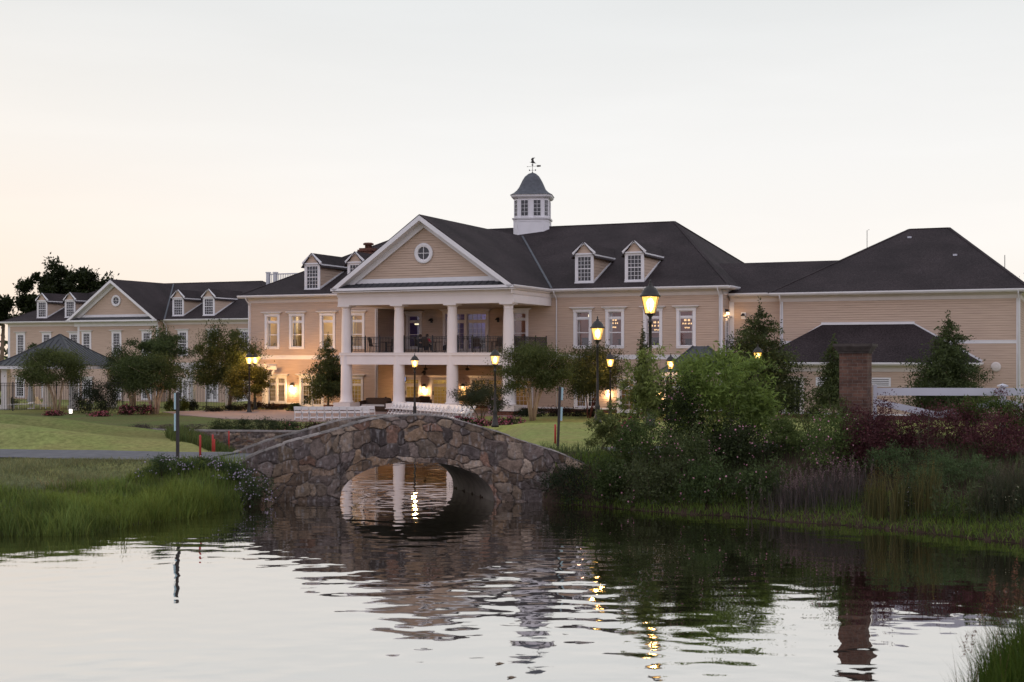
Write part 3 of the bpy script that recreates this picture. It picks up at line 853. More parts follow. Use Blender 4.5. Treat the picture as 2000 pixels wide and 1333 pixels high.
def sconce(parent, xf, a, z, lit=True, power=30):
    m = MB(xf)
    m.box(a - .09, a + .09, .02, .05, z - .05, z + .30)
    m.add([(a - .06, .06, z + .28), (a + .06, .06, z + .28), (a + .06, .18, z + .28), (a - .06, .18, z + .28), (a - .15, .03, z + .10), (a + .15, .03, z + .10), (a + .15, .30, z + .10), (a - .15, .30, z + .10)],
          [(0, 1, 2, 3), (4, 5, 6, 7), (0, 1, 5, 4), (1, 2, 6, 5), (2, 3, 7, 6), (3, 0, 4, 7)])
    o = m.build('sconce', 'black_metal', parent)
    if lit:
        b = MB(xf)
        b.box(a - .085, a + .085, .08, .25, z - .10, z + .09); b.build('bulb', 'small_bulb', o)
        lamp_light('sconce_light', xf(a, .22, z - .20), power, parent, (1.0, .62, .28), .08)
def chandelier(parent, x, y, z, r=.32):
    m = MB()
    m.tube([(x, y, z + .9), (x, y, z + .1)], .012, 5)
    for k in range(10):
        a = k * .628
        m.tube([(x, y, z), (x + r * .6 * math.cos(a), y + r * .6 * math.sin(a), z - .12), (x + r * math.cos(a), y + r * math.sin(a), z)], .014, 4)
    o = m.build('chandelier', 'bronze_metal', parent)
    b = MB()
    for k in range(8):
        a = k * .785; b.lathe([(.015, 0), (.035, .04), (.022, .09), (.005, .12)], (x + r * math.cos(a), y + r * math.sin(a), z), 6)
    for k in range(6):
        a = k * 1.047 + .3; b.lathe([(.02, 0), (.045, .05), (.03, .12), (.005, .15)], (x + r * .55 * math.cos(a), y + r * .55 * math.sin(a), z + .22), 6)
    for k in range(14):
        a = k * .449; b.lathe([(.006, -.28), (.022, -.25), (.006, -.2)], (x + r * .5 * math.cos(a), y + r * .5 * math.sin(a), z + .02 * (k % 3)), 5)
    b.build('candle_bulbs', 'candle', o)
def drum_lamp(parent, x, y, z, r=.4, h=.5):
    m = MB(); m.tube([(x, y, z + h + .5), (x, y, z + h * .5)], .012, 5); o = m.build('ceiling_lamp', 'bronze_metal', parent)
    b = MB(); b.lathe([(r * .8, 0), (r, h * .1), (r, h), (r * .9, h)], (x, y, z), 16); b.build('lamp_shade', 'shade_glow', o)
def railing(parent, p0, p1, z, h=1.05, posts=(0., 1.), name='railing', gap=.115, kid=True):
    p0 = Vector((*p0, z)); p1 = Vector((*p1, z)); d = p1 - p0; L = d.length
    m = MB()
    m.beam(p0 + Vector((0, 0, h)), p1 + Vector((0, 0, h)), .05, .04); m.beam(p0 + Vector((0, 0, h - .12)), p1 + Vector((0, 0, h - .12)), .03, .03); m.beam(p0 + Vector((0, 0, .09)), p1 + Vector((0, 0, .09)), .04, .035)
    for t in posts:
        q = p0 + d * t; m.beam(q, q + Vector((0, 0, h + .06)), .065); m.lathe([(.05, h + .06), (.05, h + .08), (.01, h + .13)], tuple(q), 4)
    o = m.build(name, 'black_metal', parent)
    b = MB(); n = int(L / gap)
    for k in range(1, n):
        q = p0 + d * (k / n); b.beam(q + Vector((0, 0, .09)), q + Vector((0, 0, h)), .028)
    b.build('pickets', 'black_metal', o)
    return o

# ------------------------------------------------------------------ the clubhouse
AB = -23.4
club = thing('clubhouse', 'large beige clapboard clubhouse with a white columned portico, dark hip roofs and a cupola', 'building', (-.23, 85, 0), R(AB))
FW = front(6.2); SL, RS, EZ = .444, (0, 0), 8.5
Wt, Wb = 7.28, 4.45
HL_, HR_ = [], []
for a in (-22.34, -20.14, -17.45, -14.94):
    HL_.append(window(club, FW, a, Wb, Wt, .93, transom=.42))
for a in (-1.85, 2.85, 5.18, 7.86, 10.16):
    HR_.append(window(club, FW, a, Wb, Wt, .93, transom=.42))
HL_.append(window(club, FW, -21.95, .40, 2.56, 1.46, tw=.17, transom=.42, cols=3, rows=4, mullion=.16, sill=.06, mid=False))
HL_.append(window(club, FW, -18.85, .04, 2.58, 1.74, tw=.19, transom=.42, cols=3, rows=4, mullion=.05, sill=0, mid=False, name='french_door', door=True))
HL_.append(window(club, FW, -15.05, .40, 2.56, .95, tw=.17, transom=.42, cols=3, rows=4, sill=.06, mid=False))
HR_.append(window(club, FW, -1.6, .40, 2.56, 1.2, tw=.17, transom=.42, cols=4, rows=4, sill=.06, mid=False))
HR_.append(window(club, FW, 3.12, .40, 2.56, 1.46, tw=.17, transom=.42, cols=3, rows=4, mullion=.16, sill=.06, mid=False))
HR_.append(window(club, FW, 6.03, .04, 2.58, 1.0, tw=.19, transom=.42, cols=3, rows=4, sill=0, mid=False, name='french_door', door=True))
HR_.append(window(club, FW, 9.6, .40, 2.56, 1.46, tw=.17, transom=.42, cols=3, rows=4, mullion=.16, sill=.06, mid=False))
m = MB(FW); lapwall(m, -24.49, -13.21, .36, 8.45, HL_); m.build('wall', 'siding', club)
m = MB(FW); lapwall(m, -2.75, 12.60, .36, 8.45, HR_); m.build('wall', 'siding', club)
m = MB(right(-13.21)); lapwall(m, 6.2, 9.2, .2, 8.0); m.build('wall', 'siding', club)
m = MB(lambda a, o, z: (-2.75 - o, a, z)); lapwall(m, 6.2, 9.2, .2, 8.0); m.build('wall', 'siding', club)
HB = []
BK = front(9.2)
HB.append(window(club, BK, -11.75, 4.45, 7.28, .93, transom=.42, trim='cream_trim'))
HB.append(window(club, BK, -7.45, 4.20, 7.40, 3.3, tw=.22, transom=.55, cols=4, rows=5, mullion=.2, sill=0, mid=False, name='french_door', door=True, trim='cream_trim'))
HB.append(window(club, BK, -11.95, .12, 2.52, 1.15, tw=.2, transom=.40, cols=3, rows=5, sill=0, mid=False, name='glazed_door', door=True, trim='cream_trim'))
HB.append(window(club, BK, -9.55, .12, 2.52, 1.35, tw=.2, transom=.40, cols=4, rows=5, sill=0, mid=False, name='glazed_door', door=True, trim='cream_trim'))
HB.append(window(club, BK, -5.75, .45, 2.52, 2.3, tw=.2, transom=.40, cols=3, rows=4, mullion=.16, sill=.06, mid=False, trim='cream_trim'))
m = MB(BK); lapwall(m, -13.21, -2.75, .2, 8.0, HB); m.build('wall', 'siding', club)
m = MB(right(12.60)); lapwall(m, 6.2, 30.5, .2, 8.45); m.build('wall', 'siding', club)
m = MB(lambda a, o, z: (-24.49 - o, a, z)); lapwall(m, 6.2, 30.5, .2, 8.45); m.build('wall', 'siding', club)
m = MB(lambda a, o, z: (a, 30.5 + o, z)); lapwall(m, -24.49, 12.6, .2, 8.45); m.build('wall', 'siding', club)
belt(club, FW, -24.45, -13.15, 3.68, 3.96); belt(club, FW, .52, 12.56, 3.72, 4.0)
base_course(club, FW, [(-24.5, -19.93), (-17.77, -13.15), (-2.75, 5.32), (6.74, 12.62)])
base_course(club, BK, [(-13.2, -12.74), (-11.16, -10.44), (-8.66, -2.75)])
corner_board(club, FW, -24.52, -24.28, .4, 8.0); corner_board(club, FW, -13.40, -13.17, .4, 7.4, 'cream_trim'); corner_board(club, FW, 12.38, 12.64, .4, 8.0)
eaves(club, FW, -25.1, 13.2, .6, EZ)
eaves(club, right(12.60), 5.6, 8.6, .6, EZ, (True, False))
hip_roof(club, -25.12, 13.22, 5.58, 31.3, EZ + .05, -17.0, 5.75, 18.45, 14.2)
downspout(club, FW, -24.36, .3, EZ, .6); downspout(club, FW, .95, .3, EZ, .6); downspout(club, FW, 12.44, .3, EZ, .6)
m = MB(FW); m.tube([(-13.28, .09, 7.4), (-13.28, .09, .3)], .05, 8); m.build('downspout', 'cream_trim', club)
for a, zb in ((2.85, 8.98), (6.46, 8.98), (-19.0, 8.92), (-15.25, 8.92)):
    dormer(club, a, 6.55, zb, zb + 1.93, zb + 2.72, .66, SL, EZ + .05, 5.58)
# rooms behind the windows
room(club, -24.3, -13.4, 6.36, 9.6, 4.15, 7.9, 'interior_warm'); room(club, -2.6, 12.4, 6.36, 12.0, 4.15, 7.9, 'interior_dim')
room(club, -24.3, -13.4, 6.36, 9.6, .05, 3.3, 'interior_warm'); room(club, -2.6, 12.4, 6.36, 9.6, .05, 3.3, 'interior_warm')
room(club, -13.1, -2.9, 9.36, 12.6, .12, 3.3, 'interior_warm'); room(club, -13.1, -2.9, 9.36, 13.6, 4.15, 7.9, 'interior_violet')
for x, y, z, p, c in ((-22.6, 8.2, 6.9, 75, (1, .76, .34)), (-18.3, 8.2, 6.9, 75, (1, .76, .34)), (-14.6, 8.2, 6.9, 30, (1, .76, .34)), (1.6, 9.3, 7.0, 55, (1, .55, .34)), (8.8, 9.3, 7.0, 55, (1, .5, .42)),
                      (-22.0, 8.4, 2.9, 26, (1, .82, .36)), (-16.5, 8.4, 2.9, 40, (1, .82, .36)), (-1.2, 8.4, 2.9, 30, (1, .7, .3)), (6.2, 8.4, 2.9, 22, (1, .62, .26)),
                      (-10.9, 11.2, 2.9, 60, (1, .84, .34)), (-5.4, 11.2, 2.9, 40, (1, .75, .3)), (-7.2, 12.0, 7.2, 45, (.5, .35, 1))):
    lamp_light('room_light', (x, y, z), p, club, c, .25)
drum_lamp(club, -20.0, 7.9, 6.25); drum_lamp(club, -1.6, 7.6, 6.5, .28, .45); drum_lamp(club, -12.1, 10.3, 6.3, .16, .1)
for x, y, z, r_c in ((4.62, 7.7, 6.15, .24), (7.62, 7.9, 5.95, .34), (9.75, 7.9, 6.08, .30)): chandelier(club, x, y, z, r_c)
drum_lamp(club, 2.95, 7.6, 6.62, .20, .2); drum_lamp(club, 10.3, 8.2, 6.62, .16, .2)
m = MB()                                                          # door cases, pilasters and furniture seen through the windows
for x, w, z0, z1 in ((-22.75, .16, 4.2, 7.2), (-22.05, .16, 4.2, 7.2), (-20.6, .3, 4.2, 7.9), (-17.9, .14, 4.2, 7.0), (-17.0, .14, 4.2, 7.0), (-15.4, .3, 4.2, 7.9)): m.box(x - w / 2, x + w / 2, 9.2, 9.45, z0, z1)
m.box(-22.1, -22.75, 9.2, 9.45, 7.0, 7.2); m.box(-17.9, -17.0, 9.2, 9.45, 6.9, 7.05)
m.build('door_case', 'cream_trim', club)
m = MB()
for x, w, y, h in ((-22.6, .8, 8.9, 1.0), (-20.2, 1.2, 8.2, .7), (-17.6, .9, 8.4, .8), (2.6, .5, 7.4, 1.0), (5.4, .9, 7.6, .9), (7.6, .6, 7.5, 1.0), (10.2, 1.1, 7.8, .9), (-6.2, 1.4, 10.5, 1.1), (-9.5, .6, 10.6, 1.2)):
    z = 4.16; m.box(x - w / 2, x + w / 2, y, y + .4, z, z + h); m.box(x - w / 2 - .05, x + w / 2 + .05, y - .08, y + .48, z + h, z + h + .05)
for x, w, y in ((-22.3, .9, 8.5), (-21.4, .7, 8.8), (-19.2, .8, 8.6), (-18.3, .7, 9.0), (-14.9, .7, 8.4), (3.1, 1.2, 8.4), (6.1, .6, 8.2), (9.7, 1.0, 8.2), (-1.5, .8, 8.4), (-12.0, .5, 11.4), (-6.4, 1.2, 11.0)):
    m.box(x - w / 2, x + w / 2, y, y + .35, .1, .85); m.box(x - w / 2, x - w / 2 + .08, y + .1, y + .2, .85, 1.5)
m.build('furniture', 'dark_wood', club)
m = MB()
for x0, x1 in ((-22.95, -22.72), (-20.62, -20.45), (2.40, 2.55), (3.18, 3.32), (4.72, 4.9), (10.47, 10.62), (7.42, 7.55)):
    n = 5
    for k in range(n):
        xx = x0 + (x1 - x0) * k / n; m.tube([(xx, 6.55, 4.6), (xx, 6.55, 7.0)], (x1 - x0) / n * .6, 5)
m.build('curtain', 'canvas', club)
m = MB(); m.box(10.45, 10.56, 7.2, 7.3, 4.3, 5.1); m.build('blue_uplight', 'violet_glow', club)
m = MB(); m.box(-6.45, -6.25, 12.2, 12.3, 4.6, 6.4); m.box(-5.95, -5.80, 12.2, 12.3, 4.6, 6.4); m.build('violet_uplight', 'violet_glow', club)
# sconces
sconce(club, FW, -20.51, 1.62, True, 120); sconce(club, BK, -10.85, 1.55, True, 80); sconce(club, BK, -7.65, 1.6, True, 90)
sconce(club, FW, 4.75, 1.55, True, 55); sconce(club, FW, 8.2, 1.55, True, 70)
for a in (-10.27, -4.83): sconce(club, BK, a, 6.45, False)
sconce(club, BK, -10.85, 2.55, False)
m = MB(BK); m.box(-12.75, -12.25, .25, .33, 2.0, 2.38); t = m.build('television', 'black_metal', club)
m = MB(BK); m.box(-12.70, -12.30, .33, .335, 2.04, 2.34); m.build('screen', 'screen_glow', t)

# portico
colx = (-12.15, -8.06, -4.06, 0.0)
for x in colx:
    m = MB()
    m.lathe([(.47, .74), (.50, .80), (.47, .86), (.42, .90), (.405, 1.4), (.385, 3.30), (.375, 3.36), (.375, 4.06), (.385, 4.10), (.37, 4.18), (.36, 4.6), (.335, 6.4), (.30, 7.02), (.31, 7.05), (.335, 7.08), (.31, 7.11), (.31, 7.18), (.36, 7.24), (.42, 7.30)], (x, 0, 0), 28)
    m.box(x - .46, x + .46, -.46, .46, 7.30, 7.40)
    c = m.build('column', 'column_paint', club)
    m = MB(); m.box(x - .66, x + .66, -.66, .66, .44, .74); m.box(x - .70, x + .70, -.70, .70, .38, .44); m.build('plinth', 'cream_trim', c)
    m = MB(); m.box(x - .60, x + .60, -.60, .60, -.3, .38); m.build('brick_pier', 'house_brick', c)
m = MB()                                                          # entablature on three sides
m.box(-12.58, .56, -.44, .44, 7.40, 8.22); m.box(-12.58, -11.7, .44, 6.2, 7.40, 8.22); m.box(-.32, .56, .44, 6.15, 7.40, 8.22)
m.box(-12.62, .60, -.48, -.441, 7.96, 8.24); m.box(.561, .60, -.441, 6.15, 7.96, 8.24)
m.build('entablature', 'column_paint', club)
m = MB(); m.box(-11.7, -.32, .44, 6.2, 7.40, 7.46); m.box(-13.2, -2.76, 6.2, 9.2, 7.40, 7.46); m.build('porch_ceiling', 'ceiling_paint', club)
m = MB(); m.box(-12.5, .42, -.40, 6.2, 4.06, 4.17); m.box(-13.2, -2.76, 6.2, 9.2, 4.06, 4.17); m.build('balcony_floor', 'cream_trim', club)
m = MB()
m.box(-12.45, .36, -.33, .33, 3.36, 3.98); m.box(-.30, .36, .33, 6.18, 3.36, 3.98); m.box(-12.45, -11.8, .33, 6.18, 3.36, 3.98)
m.box(-12.52, .43, -.40, .40, 3.98, 4.06); m.box(-.35, .43, .40, 6.18, 3.98, 4.06)
m.build('balcony_beam', 'column_paint', club)
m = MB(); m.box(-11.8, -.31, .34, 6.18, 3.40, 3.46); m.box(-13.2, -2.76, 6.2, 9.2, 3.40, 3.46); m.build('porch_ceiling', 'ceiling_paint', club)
m = MB(); m.box(-13.4, .9, -1.0, 6.1, .03, .10); m.box(-13.2, -2.76, 6.1, 9.15, .03, .10); m.build('porch_floor', 'concrete', club)
for x0, x1 in zip(colx[:-1], colx[1:]): railing(club, (x0 + .36, 0), (x1 - .36, 0), 4.17, posts=(0.01, .33, .66, .99))
railing(club, (.26, .3), (.26, 5.95), 4.17, posts=(.0, .33, .66, 1.0))
for x, y in ((-7.6, 3.0), (-4.2, 2.6)):                            # ceiling fans of the lower porch
    m = MB(); m.tube([(x, y, 3.40), (x, y, 3.1)], .03, 6); m.lathe([(.05, -.1), (.14, -.06), (.14, .04), (.05, .09)], (x, y, 3.05), 10)
    f = m.build('ceiling_fan', 'bronze_metal', club); b = MB()
    for k in range(5):
        a = k * 1.2566 + .3; b.beam((x + .14 * math.cos(a), y + .14 * math.sin(a), 3.05), (x + .75 * math.cos(a), y + .75 * math.sin(a), 3.03), .14, .012)
    b.build('fan_blades', 'dark_wood', f)
# gable roof and pediment of the portico
pa, pz, pe0, pe1 = -6.0, 13.28, -12.80, .78
psl = (pz - 8.50) / (pe1 - pa)
m = MB()
yb_r = lambda z: (z - EZ - .05) / SL + 5.58
for s, e in ((1, pe1), (-1, pe0)):
    A = [(e, -1.05, 8.52), (pa, -1.05, pz + .05), (pa, yb_r(pz + .05) + .1, pz + .05), (e, yb_r(8.52) + .2, 8.52)]
    m.prism(A, (0, 0, -.07))
pr = m.build('portico_roof', 'shingle', club)
m = MB(); m.beam((pe1 - .02, 5.7, 8.60), (pa + .1, yb_r(pz) + .0, pz + .06), .16, .03); m.build('valley_flashing', 'slate', pr)
m = MB()
for s, e in ((1, pe1), (-1, pe0)):                                # raking cornice: fascia, bed mould and soffit
    ux = (pa - e); L = math.hypot(ux, pz - 8.5); dx, dz = ux / L, (pz - 8.5) / L
    def rk(y0, y1, d0, d1, t0=0., t1=0.):
        nx, nz = (dz * s, dx * -s) if s > 0 else (-dz, dx)
        nx, nz = (-dz, dx) if dx * s < 0 and s > 0 else (dz, -dx)
        # n points down into the gable
        nx, nz = (-abs(dz) * s, -abs(dx))
        def pt(t, d, y): 
            x = e + dx * t + nx * d; z = 8.5 + dz * t + nz * d
            return (x, y, z)
        # clip at the apex plane x = pa
        def tend(d): return (pa - e - nx * d) / dx
        P = [pt(t0, d0, y0), pt(tend(d0), d0, y0), pt(tend(d1), d1, y0), pt(t0 + (d1 - d0) * .6, d1, y0)]
        m.prism(P, (0, y1 - y0, 0))
    rk(-1.06, -.96, .02, .30); rk(-.96, -.30, .24, .30, .1); rk(-.42, -.27, .30, .62, .6)
m.build('raking_cornice', 'trim', club)
m = MB(); m.box(pe0, pe1, -1.06, -.94, 8.36, 8.53); m.box(pe0 + .05, pe1 - .05, -.94, -.44, 8.25, 8.32); m.build('horizontal_cornice', 'trim', club)
m = MB(); m.prism([(pe0 + .2, -.95, 8.54), (pe1 - .2, -.95, 8.54), (pe1 - .75, -.30, 8.86), (pe0 + .75, -.30, 8.86)], (0, 0, -.03))
mo = m.build('pent_roof', 'metal_roof', club)
m = MB()
for k in range(28):
    x = pe0 + .7 + k * (pe1 - pe0 - 1.4) / 27; m.beam((x, -.95, 8.555), (x, -.31, 8.875), .025, .03)
m.build('standing_seams', 'metal_roof', mo)
TY = front(-.22)
def ptri(z):
    h = (pz - .45 - z) / psl; return (pa - h, pa + h)
oc = []
m = MB(TY); lapwall(m, 0, 0, 9.16, pz - .5, [], .165, ptri); m.build('tympanum', 'siding', club)
m = MB(TY); h = (pz - .45 - 9.02) / psl; m.box(pa - h - .2, pa + h + .2, 0, .09, 8.86, 9.16); m.build('tympanum_sill', 'trim', club)
def oculus(parent, a, y, z, r, name='round_window'):
    m = MB(); n = 32
    for k in range(n):
        a0, a1 = 2 * math.pi * k / n, 2 * math.pi * (k + 1) / n
        P = lambda t, q, o: (a + q * math.cos(t), y - o, z + q * math.sin(t))
        for (q0, o0), (q1, o1) in (((r, 0), (r, .10)), ((r, .10), (r * .86, .13)), ((r * .86, .13), (r * .64, .10)), ((r * .64, .10), (r * .60, .02))):
            m.add([P(a0, q0, o0), P(a1, q0, o0), P(a1, q1, o1), P(a0, q1, o1)], [(0, 1, 2, 3)], True)
    o = m.build(name, 'trim', parent)
    m = MB(); m.poly([(a + r * .63 * math.cos(2 * math.pi * k / n), y - .045, z + r * .63 * math.sin(2 * math.pi * k / n)) for k in range(n)]); m.build('pane', 'dark_glass', o)
    m = MB(); m.box(a - .02, a + .02, y - .07, y - .046, z - r * .62, z + r * .62); m.box(a - r * .62, a + r * .62, y - .068, y - .047, z - .02, z + .02); m.build('grille', 'trim', o)
oculus(club, pa - .05, -.24, 10.80, .68)
eaves(club, right(.56), -.9, 5.55, .16, 8.5, (False, False))

# cupola with weathervane
cx, cy = -5.95, 18.45
CR_ = R(17)                                                        # the cupola is turned a little out of the building's axis
cC, cS = math.cos(CR_), math.sin(CR_)
def cup(x, y, z): return (cx + cC * x - cS * y, cy + cS * x + cC * y, z)
def oct_ring(h, c): return [(-h + c, -h), (h - c, -h), (h, -h + c), (h, h - c), (h - c, h), (-h + c, h), (-h, h - c), (-h, -h + c)]
def oct_loft(prof):
    """chamfered square tower: list of (half width, chamfer, z)"""
    m = MB(cup); vs = []
    for h, c, z in prof: vs += [(x, y, z) for x, y in oct_ring(h, c)]
    k = len(prof)
    m.add(vs, [(i * 8 + j, i * 8 + (j + 1) % 8, (i + 1) * 8 + (j + 1) % 8, (i + 1) * 8 + j) for i in range(k - 1) for j in range(8)] + [tuple(range(8))[::-1], tuple((k - 1) * 8 + j for j in range(8))])
    return m
cH, cCh = 1.36, .36
cu = oct_loft([(1.40, .37, 11.0), (1.40, .37, 14.70), (1.50, .40, 14.73), (1.53, .41, 14.84), (cH, cCh, 14.88), (cH, cCh, 16.36), (1.50, .40, 16.42), (1.60, .42, 16.52), (1.62, .43, 16.68)]).build('cupola', 'trim', club)
oct_loft([(1.68, .45, 16.67), (1.40, .37, 16.84), (1.17, .31, 17.06), (.99, .26, 17.34), (.86, .23, 17.64), (.73, .19, 17.93), (.56, .15, 18.22), (.30, .08, 18.46), (.03, .01, 18.58)]).build('bell_roof', 'slate', cu)
p_, g_, f_ = MB(), MB(), MB()
for k in range(8):
    th = k * math.pi / 4
    side = k % 2 == 0
    nrm = (math.cos(th), math.sin(th)); tan = (-nrm[1], nrm[0])
    ap = cH if side else cH * math.sqrt(2) - cCh / math.sqrt(2)
    hw_ = cH - cCh if side else cCh / math.sqrt(2)
    xf = lambda a, o, z, n_=nrm, t_=tan, p__=ap: cup(n_[0] * (p__ + o) + t_[0] * a, n_[1] * (p__ + o) + t_[1] * a, z)
    p_.xf = g_.xf = f_.xf = xf
    for c0, w2 in (((-.50, .27), (.50, .27)) if side else ((0, .16),)):
        p_.add([(c0 - w2, .012, 15.0), (c0 + w2, .012, 15.0), (c0 + w2, .012, 16.22), (c0 - w2, .012, 16.22)], [(0, 1, 2, 3)])
        g_.box(c0 - .014, c0 + .014, .013, .025, 15.0, 16.22)
        for j in range(1, 4): g_.box(c0 - w2, c0 + w2, .013, .024, 15.0 + j * .305 - .013, 15.0 + j * .305 + .013)
        f_.box(c0 - w2 - .05, c0 - w2, 0, .04, 14.96, 16.27); f_.box(c0 + w2, c0 + w2 + .05, 0, .04, 14.96, 16.27); f_.box(c0 - w2, c0 + w2, 0, .039, 16.22, 16.27); f_.box(c0 - w2, c0 + w2, 0, .039, 14.96, 15.0)
    ex = .04
    f_.box(-hw_, hw_, .02, ex + .03, 14.55, 14.66); f_.box(-hw_, -hw_ + .09, .02, ex + .025, 12.9, 14.55); f_.box(hw_ - .09, hw_, .02, ex + .025, 12.9, 14.55)
    if side: f_.box(-.05, .05, .02, ex + .025, 12.9, 14.55)
f_.build('window_frame', 'trim', cu); p_.build('pane', 'dark_glass', cu); g_.build('grille', 'trim', cu)
# vane: rod, balls, letters' arms, arrow and a bird with raised wings
VS = .68
m = MB(lambda x, y, z: (cx + (x - cx) * .80, cy + (y - cy) * .8, 18.52 + (z - 18.8) * VS))
vx = cx; V0 = 18.8
m.tube([(vx, cy, V0 - .1), (vx, cy, V0 + 1.35)], .022, 6)
for z, r in ((V0 + .12, .07), (V0 + .98, .10)): m.lathe([(.01, -r), (r * .7, -r * .7), (r, 0), (r * .7, r * .7), (.01, r)], (vx, cy, z), 10)
for s in (-1, 1): m.tube([(vx, cy, V0 + .36), (vx + s * .26, cy + s * .05, V0 + .36)], .014, 5); m.tube([(vx, cy, V0 + .36), (vx + s * .05, cy - s * .26, V0 + .36)], .014, 5)
for sx, sy in ((.3, .06), (-.3, -.06)): m.box(vx + sx - .05, vx + sx + .05, cy + sy - .012, cy + sy + .012, V0 + .28, V0 + .45)
m.tube([(vx - .62, cy, V0 + .82), (vx + .5, cy, V0 + .82)], .016, 5)
m.prism([(vx + .42, cy - .01, V0 + .82), (vx + .52, cy - .01, V0 + .93), (vx + .92, cy - .01, V0 + .91), (vx + .86, cy - .01, V0 + .82), (vx + .92, cy - .01, V0 + .73), (vx + .52, cy - .01, V0 + .71)], (0, .02, 0))
m.prism([(vx - .62, cy - .01, V0 + .82), (vx - .5, cy - .01, V0 + .87), (vx - .5, cy - .01, V0 + .77)], (0, .02, 0))
B = [(-.34, 1.38), (-.18, 1.36), (-.08, 1.50), (-.16, 1.66), (-.10, 1.80), (.02, 1.88), (.30, 1.86), (.14, 1.76), (.10, 1.62), (.18, 1.42), (.24, 1.32), (.42, 1.16), (.24, 1.20), (.08, 1.20), (-.02, 1.22), (-.16, 1.30)]
m.prism([(vx + a, cy - .02, V0 - .04 + b) for a, b in B], (0, .04, 0))
m.build('weathervane', 'bronze_metal', cu)
# chimney and the railed roof terrace behind the left hip
m = MB(); m.box(-18.7, -17.6, 13.0, 14.1, 10.5, 12.55); m.box(-18.8, -17.5, 12.9, 14.2, 12.3, 12.42); m.lathe([(.28, 12.55), (.28, 12.80), (.42, 12.82), (.42, 12.95), (.3, 13.0)], (-18.15, 13.55, 0), 10); m.build('chimney', 'house_brick', club)
tp0 = MB()
def T(px, y, w): 
    dx = (px - CX) / F_PX; th = R(-AB)
    B0, B1 = -.23 + math.sin(th) * w, 85 + math.cos(th) * w
    s = (dx * B1 - B0) / (math.cos(th) + dx * math.sin(th)); Yw = B1 - math.sin(th) * s
    return s, CAMZ - (y - HY) * Yw / F_PX
for px in (524, 538):
    s, zt = T(px, 534, 20); tp0.box(s - .14, s + .14, 19.86, 20.14, zt - 1.6, zt); tp0.box(s - .18, s + .18, 19.82, 20.18, zt, zt + .1)
s0, zt = T(524, 534, 20); s1, _ = T(600, 534, 20)
tp0.beam((s0, 20, zt - .1), (s1, 20, zt - .1), .1); tp0.beam((s0, 20, zt - 1.1), (s1, 20, zt - 1.1), .1)
k = s0
while k < s1: tp0.beam((k, 20, zt - 1.1), (k, 20, zt - .1), .05); k += .18
tp0.build('terrace_rail', 'fence_vinyl', club)

# link and right wing
LK = front(8.0)
m = MB(LK); lapwall(m, 12.6, 16.3, .2, 8.0); m.build('wall', 'siding', club)
corner_board(club, LK, 12.64, 12.95, 4.0, 7.6)
eaves(club, LK, 12.7, 16.2, .5, 8.05, (False, False))
m = MB(); lz = lambda y: 8.1 + .444 * (y - 7.45)
m.poly([(12.0, 7.45, 8.1), (17.5, 7.45, 8.1), (23.5, 12.8, lz(12.8)), (9.0, 12.8, lz(12.8))]); m.poly([(9.0, 12.8, lz(12.8)), (23.5, 12.8, lz(12.8)), (23.5, 18, lz(12.8) - 2), (9, 18, lz(12.8) - 2)])
m.build('link_roof', 'shingle', club)
RX = right(12.60)
window(club, RX, 7.35, 3.95, 6.55, .62, tw=.14, hood=.2, cols=3, rows=6, cut=False, sill=0, mid=False, pane='dark_glass', name='balcony_door')
sconce(club, RX, 7.0, 6.75, True, 45)
m = MB(); m.box(12.63, 14.6, 6.9, 7.98, 3.75, 3.9); m.build('side_landing', 'cream_trim', club)
railing(club, (12.72, 6.95), (14.5, 6.95), 3.9, 1.0); 
sconce(club, LK, 13.6, 6.5, False)
m = MB(); m.box(13.45, 13.75, 7.9, 7.975, 6.4, 6.85); m.build('mounting_block', 'trim', club)
WF = front(7.5); wx0, wx1 = 16.15, 30.75
m = MB(WF); lapwall(m, wx0, wx1, -.2, 7.95); m.build('wall', 'siding', club)
m = MB(right(wx1)); lapwall(m, 7.5, 28, -.2, 7.95); m.build('wall', 'siding', club)
m = MB(lambda a, o, z: (wx0 - o, a, z)); lapwall(m, 7.5, 12, -.2, 7.95); m.build('wall', 'siding', club)
belt(club, WF, wx0, wx1, 4.72, 4.90)
corner_board(club, WF, wx0 - .03, wx0 + .18, .0, 7.5); corner_board(club, WF, wx1 - .18, wx1 + .03, .0, 7.5)
corner_board(club, right(wx1), 7.47, 7.7, .0, 7.5)
eaves(club, WF, wx0 - .6, wx1 + .6, .6, 8.0); eaves(club, right(wx1), 6.9, 28, .6, 8.0, (True, False))
downspout(club, WF, wx0 + .06, .2, 8.0, .6); downspout(club, WF, wx1 - .05, .2, 8.0, .6)
hip_roof(club, wx0 - .62, wx1 + .62, 6.88, 29, 8.05, 23.1, 25.75, 17.95, 12.9)
rfz = lambda y: 8.05 + (12.9 - 8.05) * (y - 6.88) / (17.95 - 6.88)
m = MB()
for x, y in ((23.3, 16.2), (26.6, 12.6)): m.box(x - .13, x + .13, y - .1, y + .16, rfz(y) - .02, rfz(y) + .10)
m.build('roof_vent', 'fence_vinyl', club)
m = MB(); m.tube([(20.4, 16.4, rfz(15.4) - .3), (20.4, 16.4, rfz(15.4) + 1.0), (20.55, 16.4, rfz(15.4) + 1.05)], .022, 6); m.tube([(29.6, 14, 9.2), (29.6, 14, 10.6)], .025, 6); m.build('vent_pipe', 'dark_wood', club)
m = MB(WF); m.lathe([(.01, 0)], (0, 0, 0), 3) if False else None
n = 24
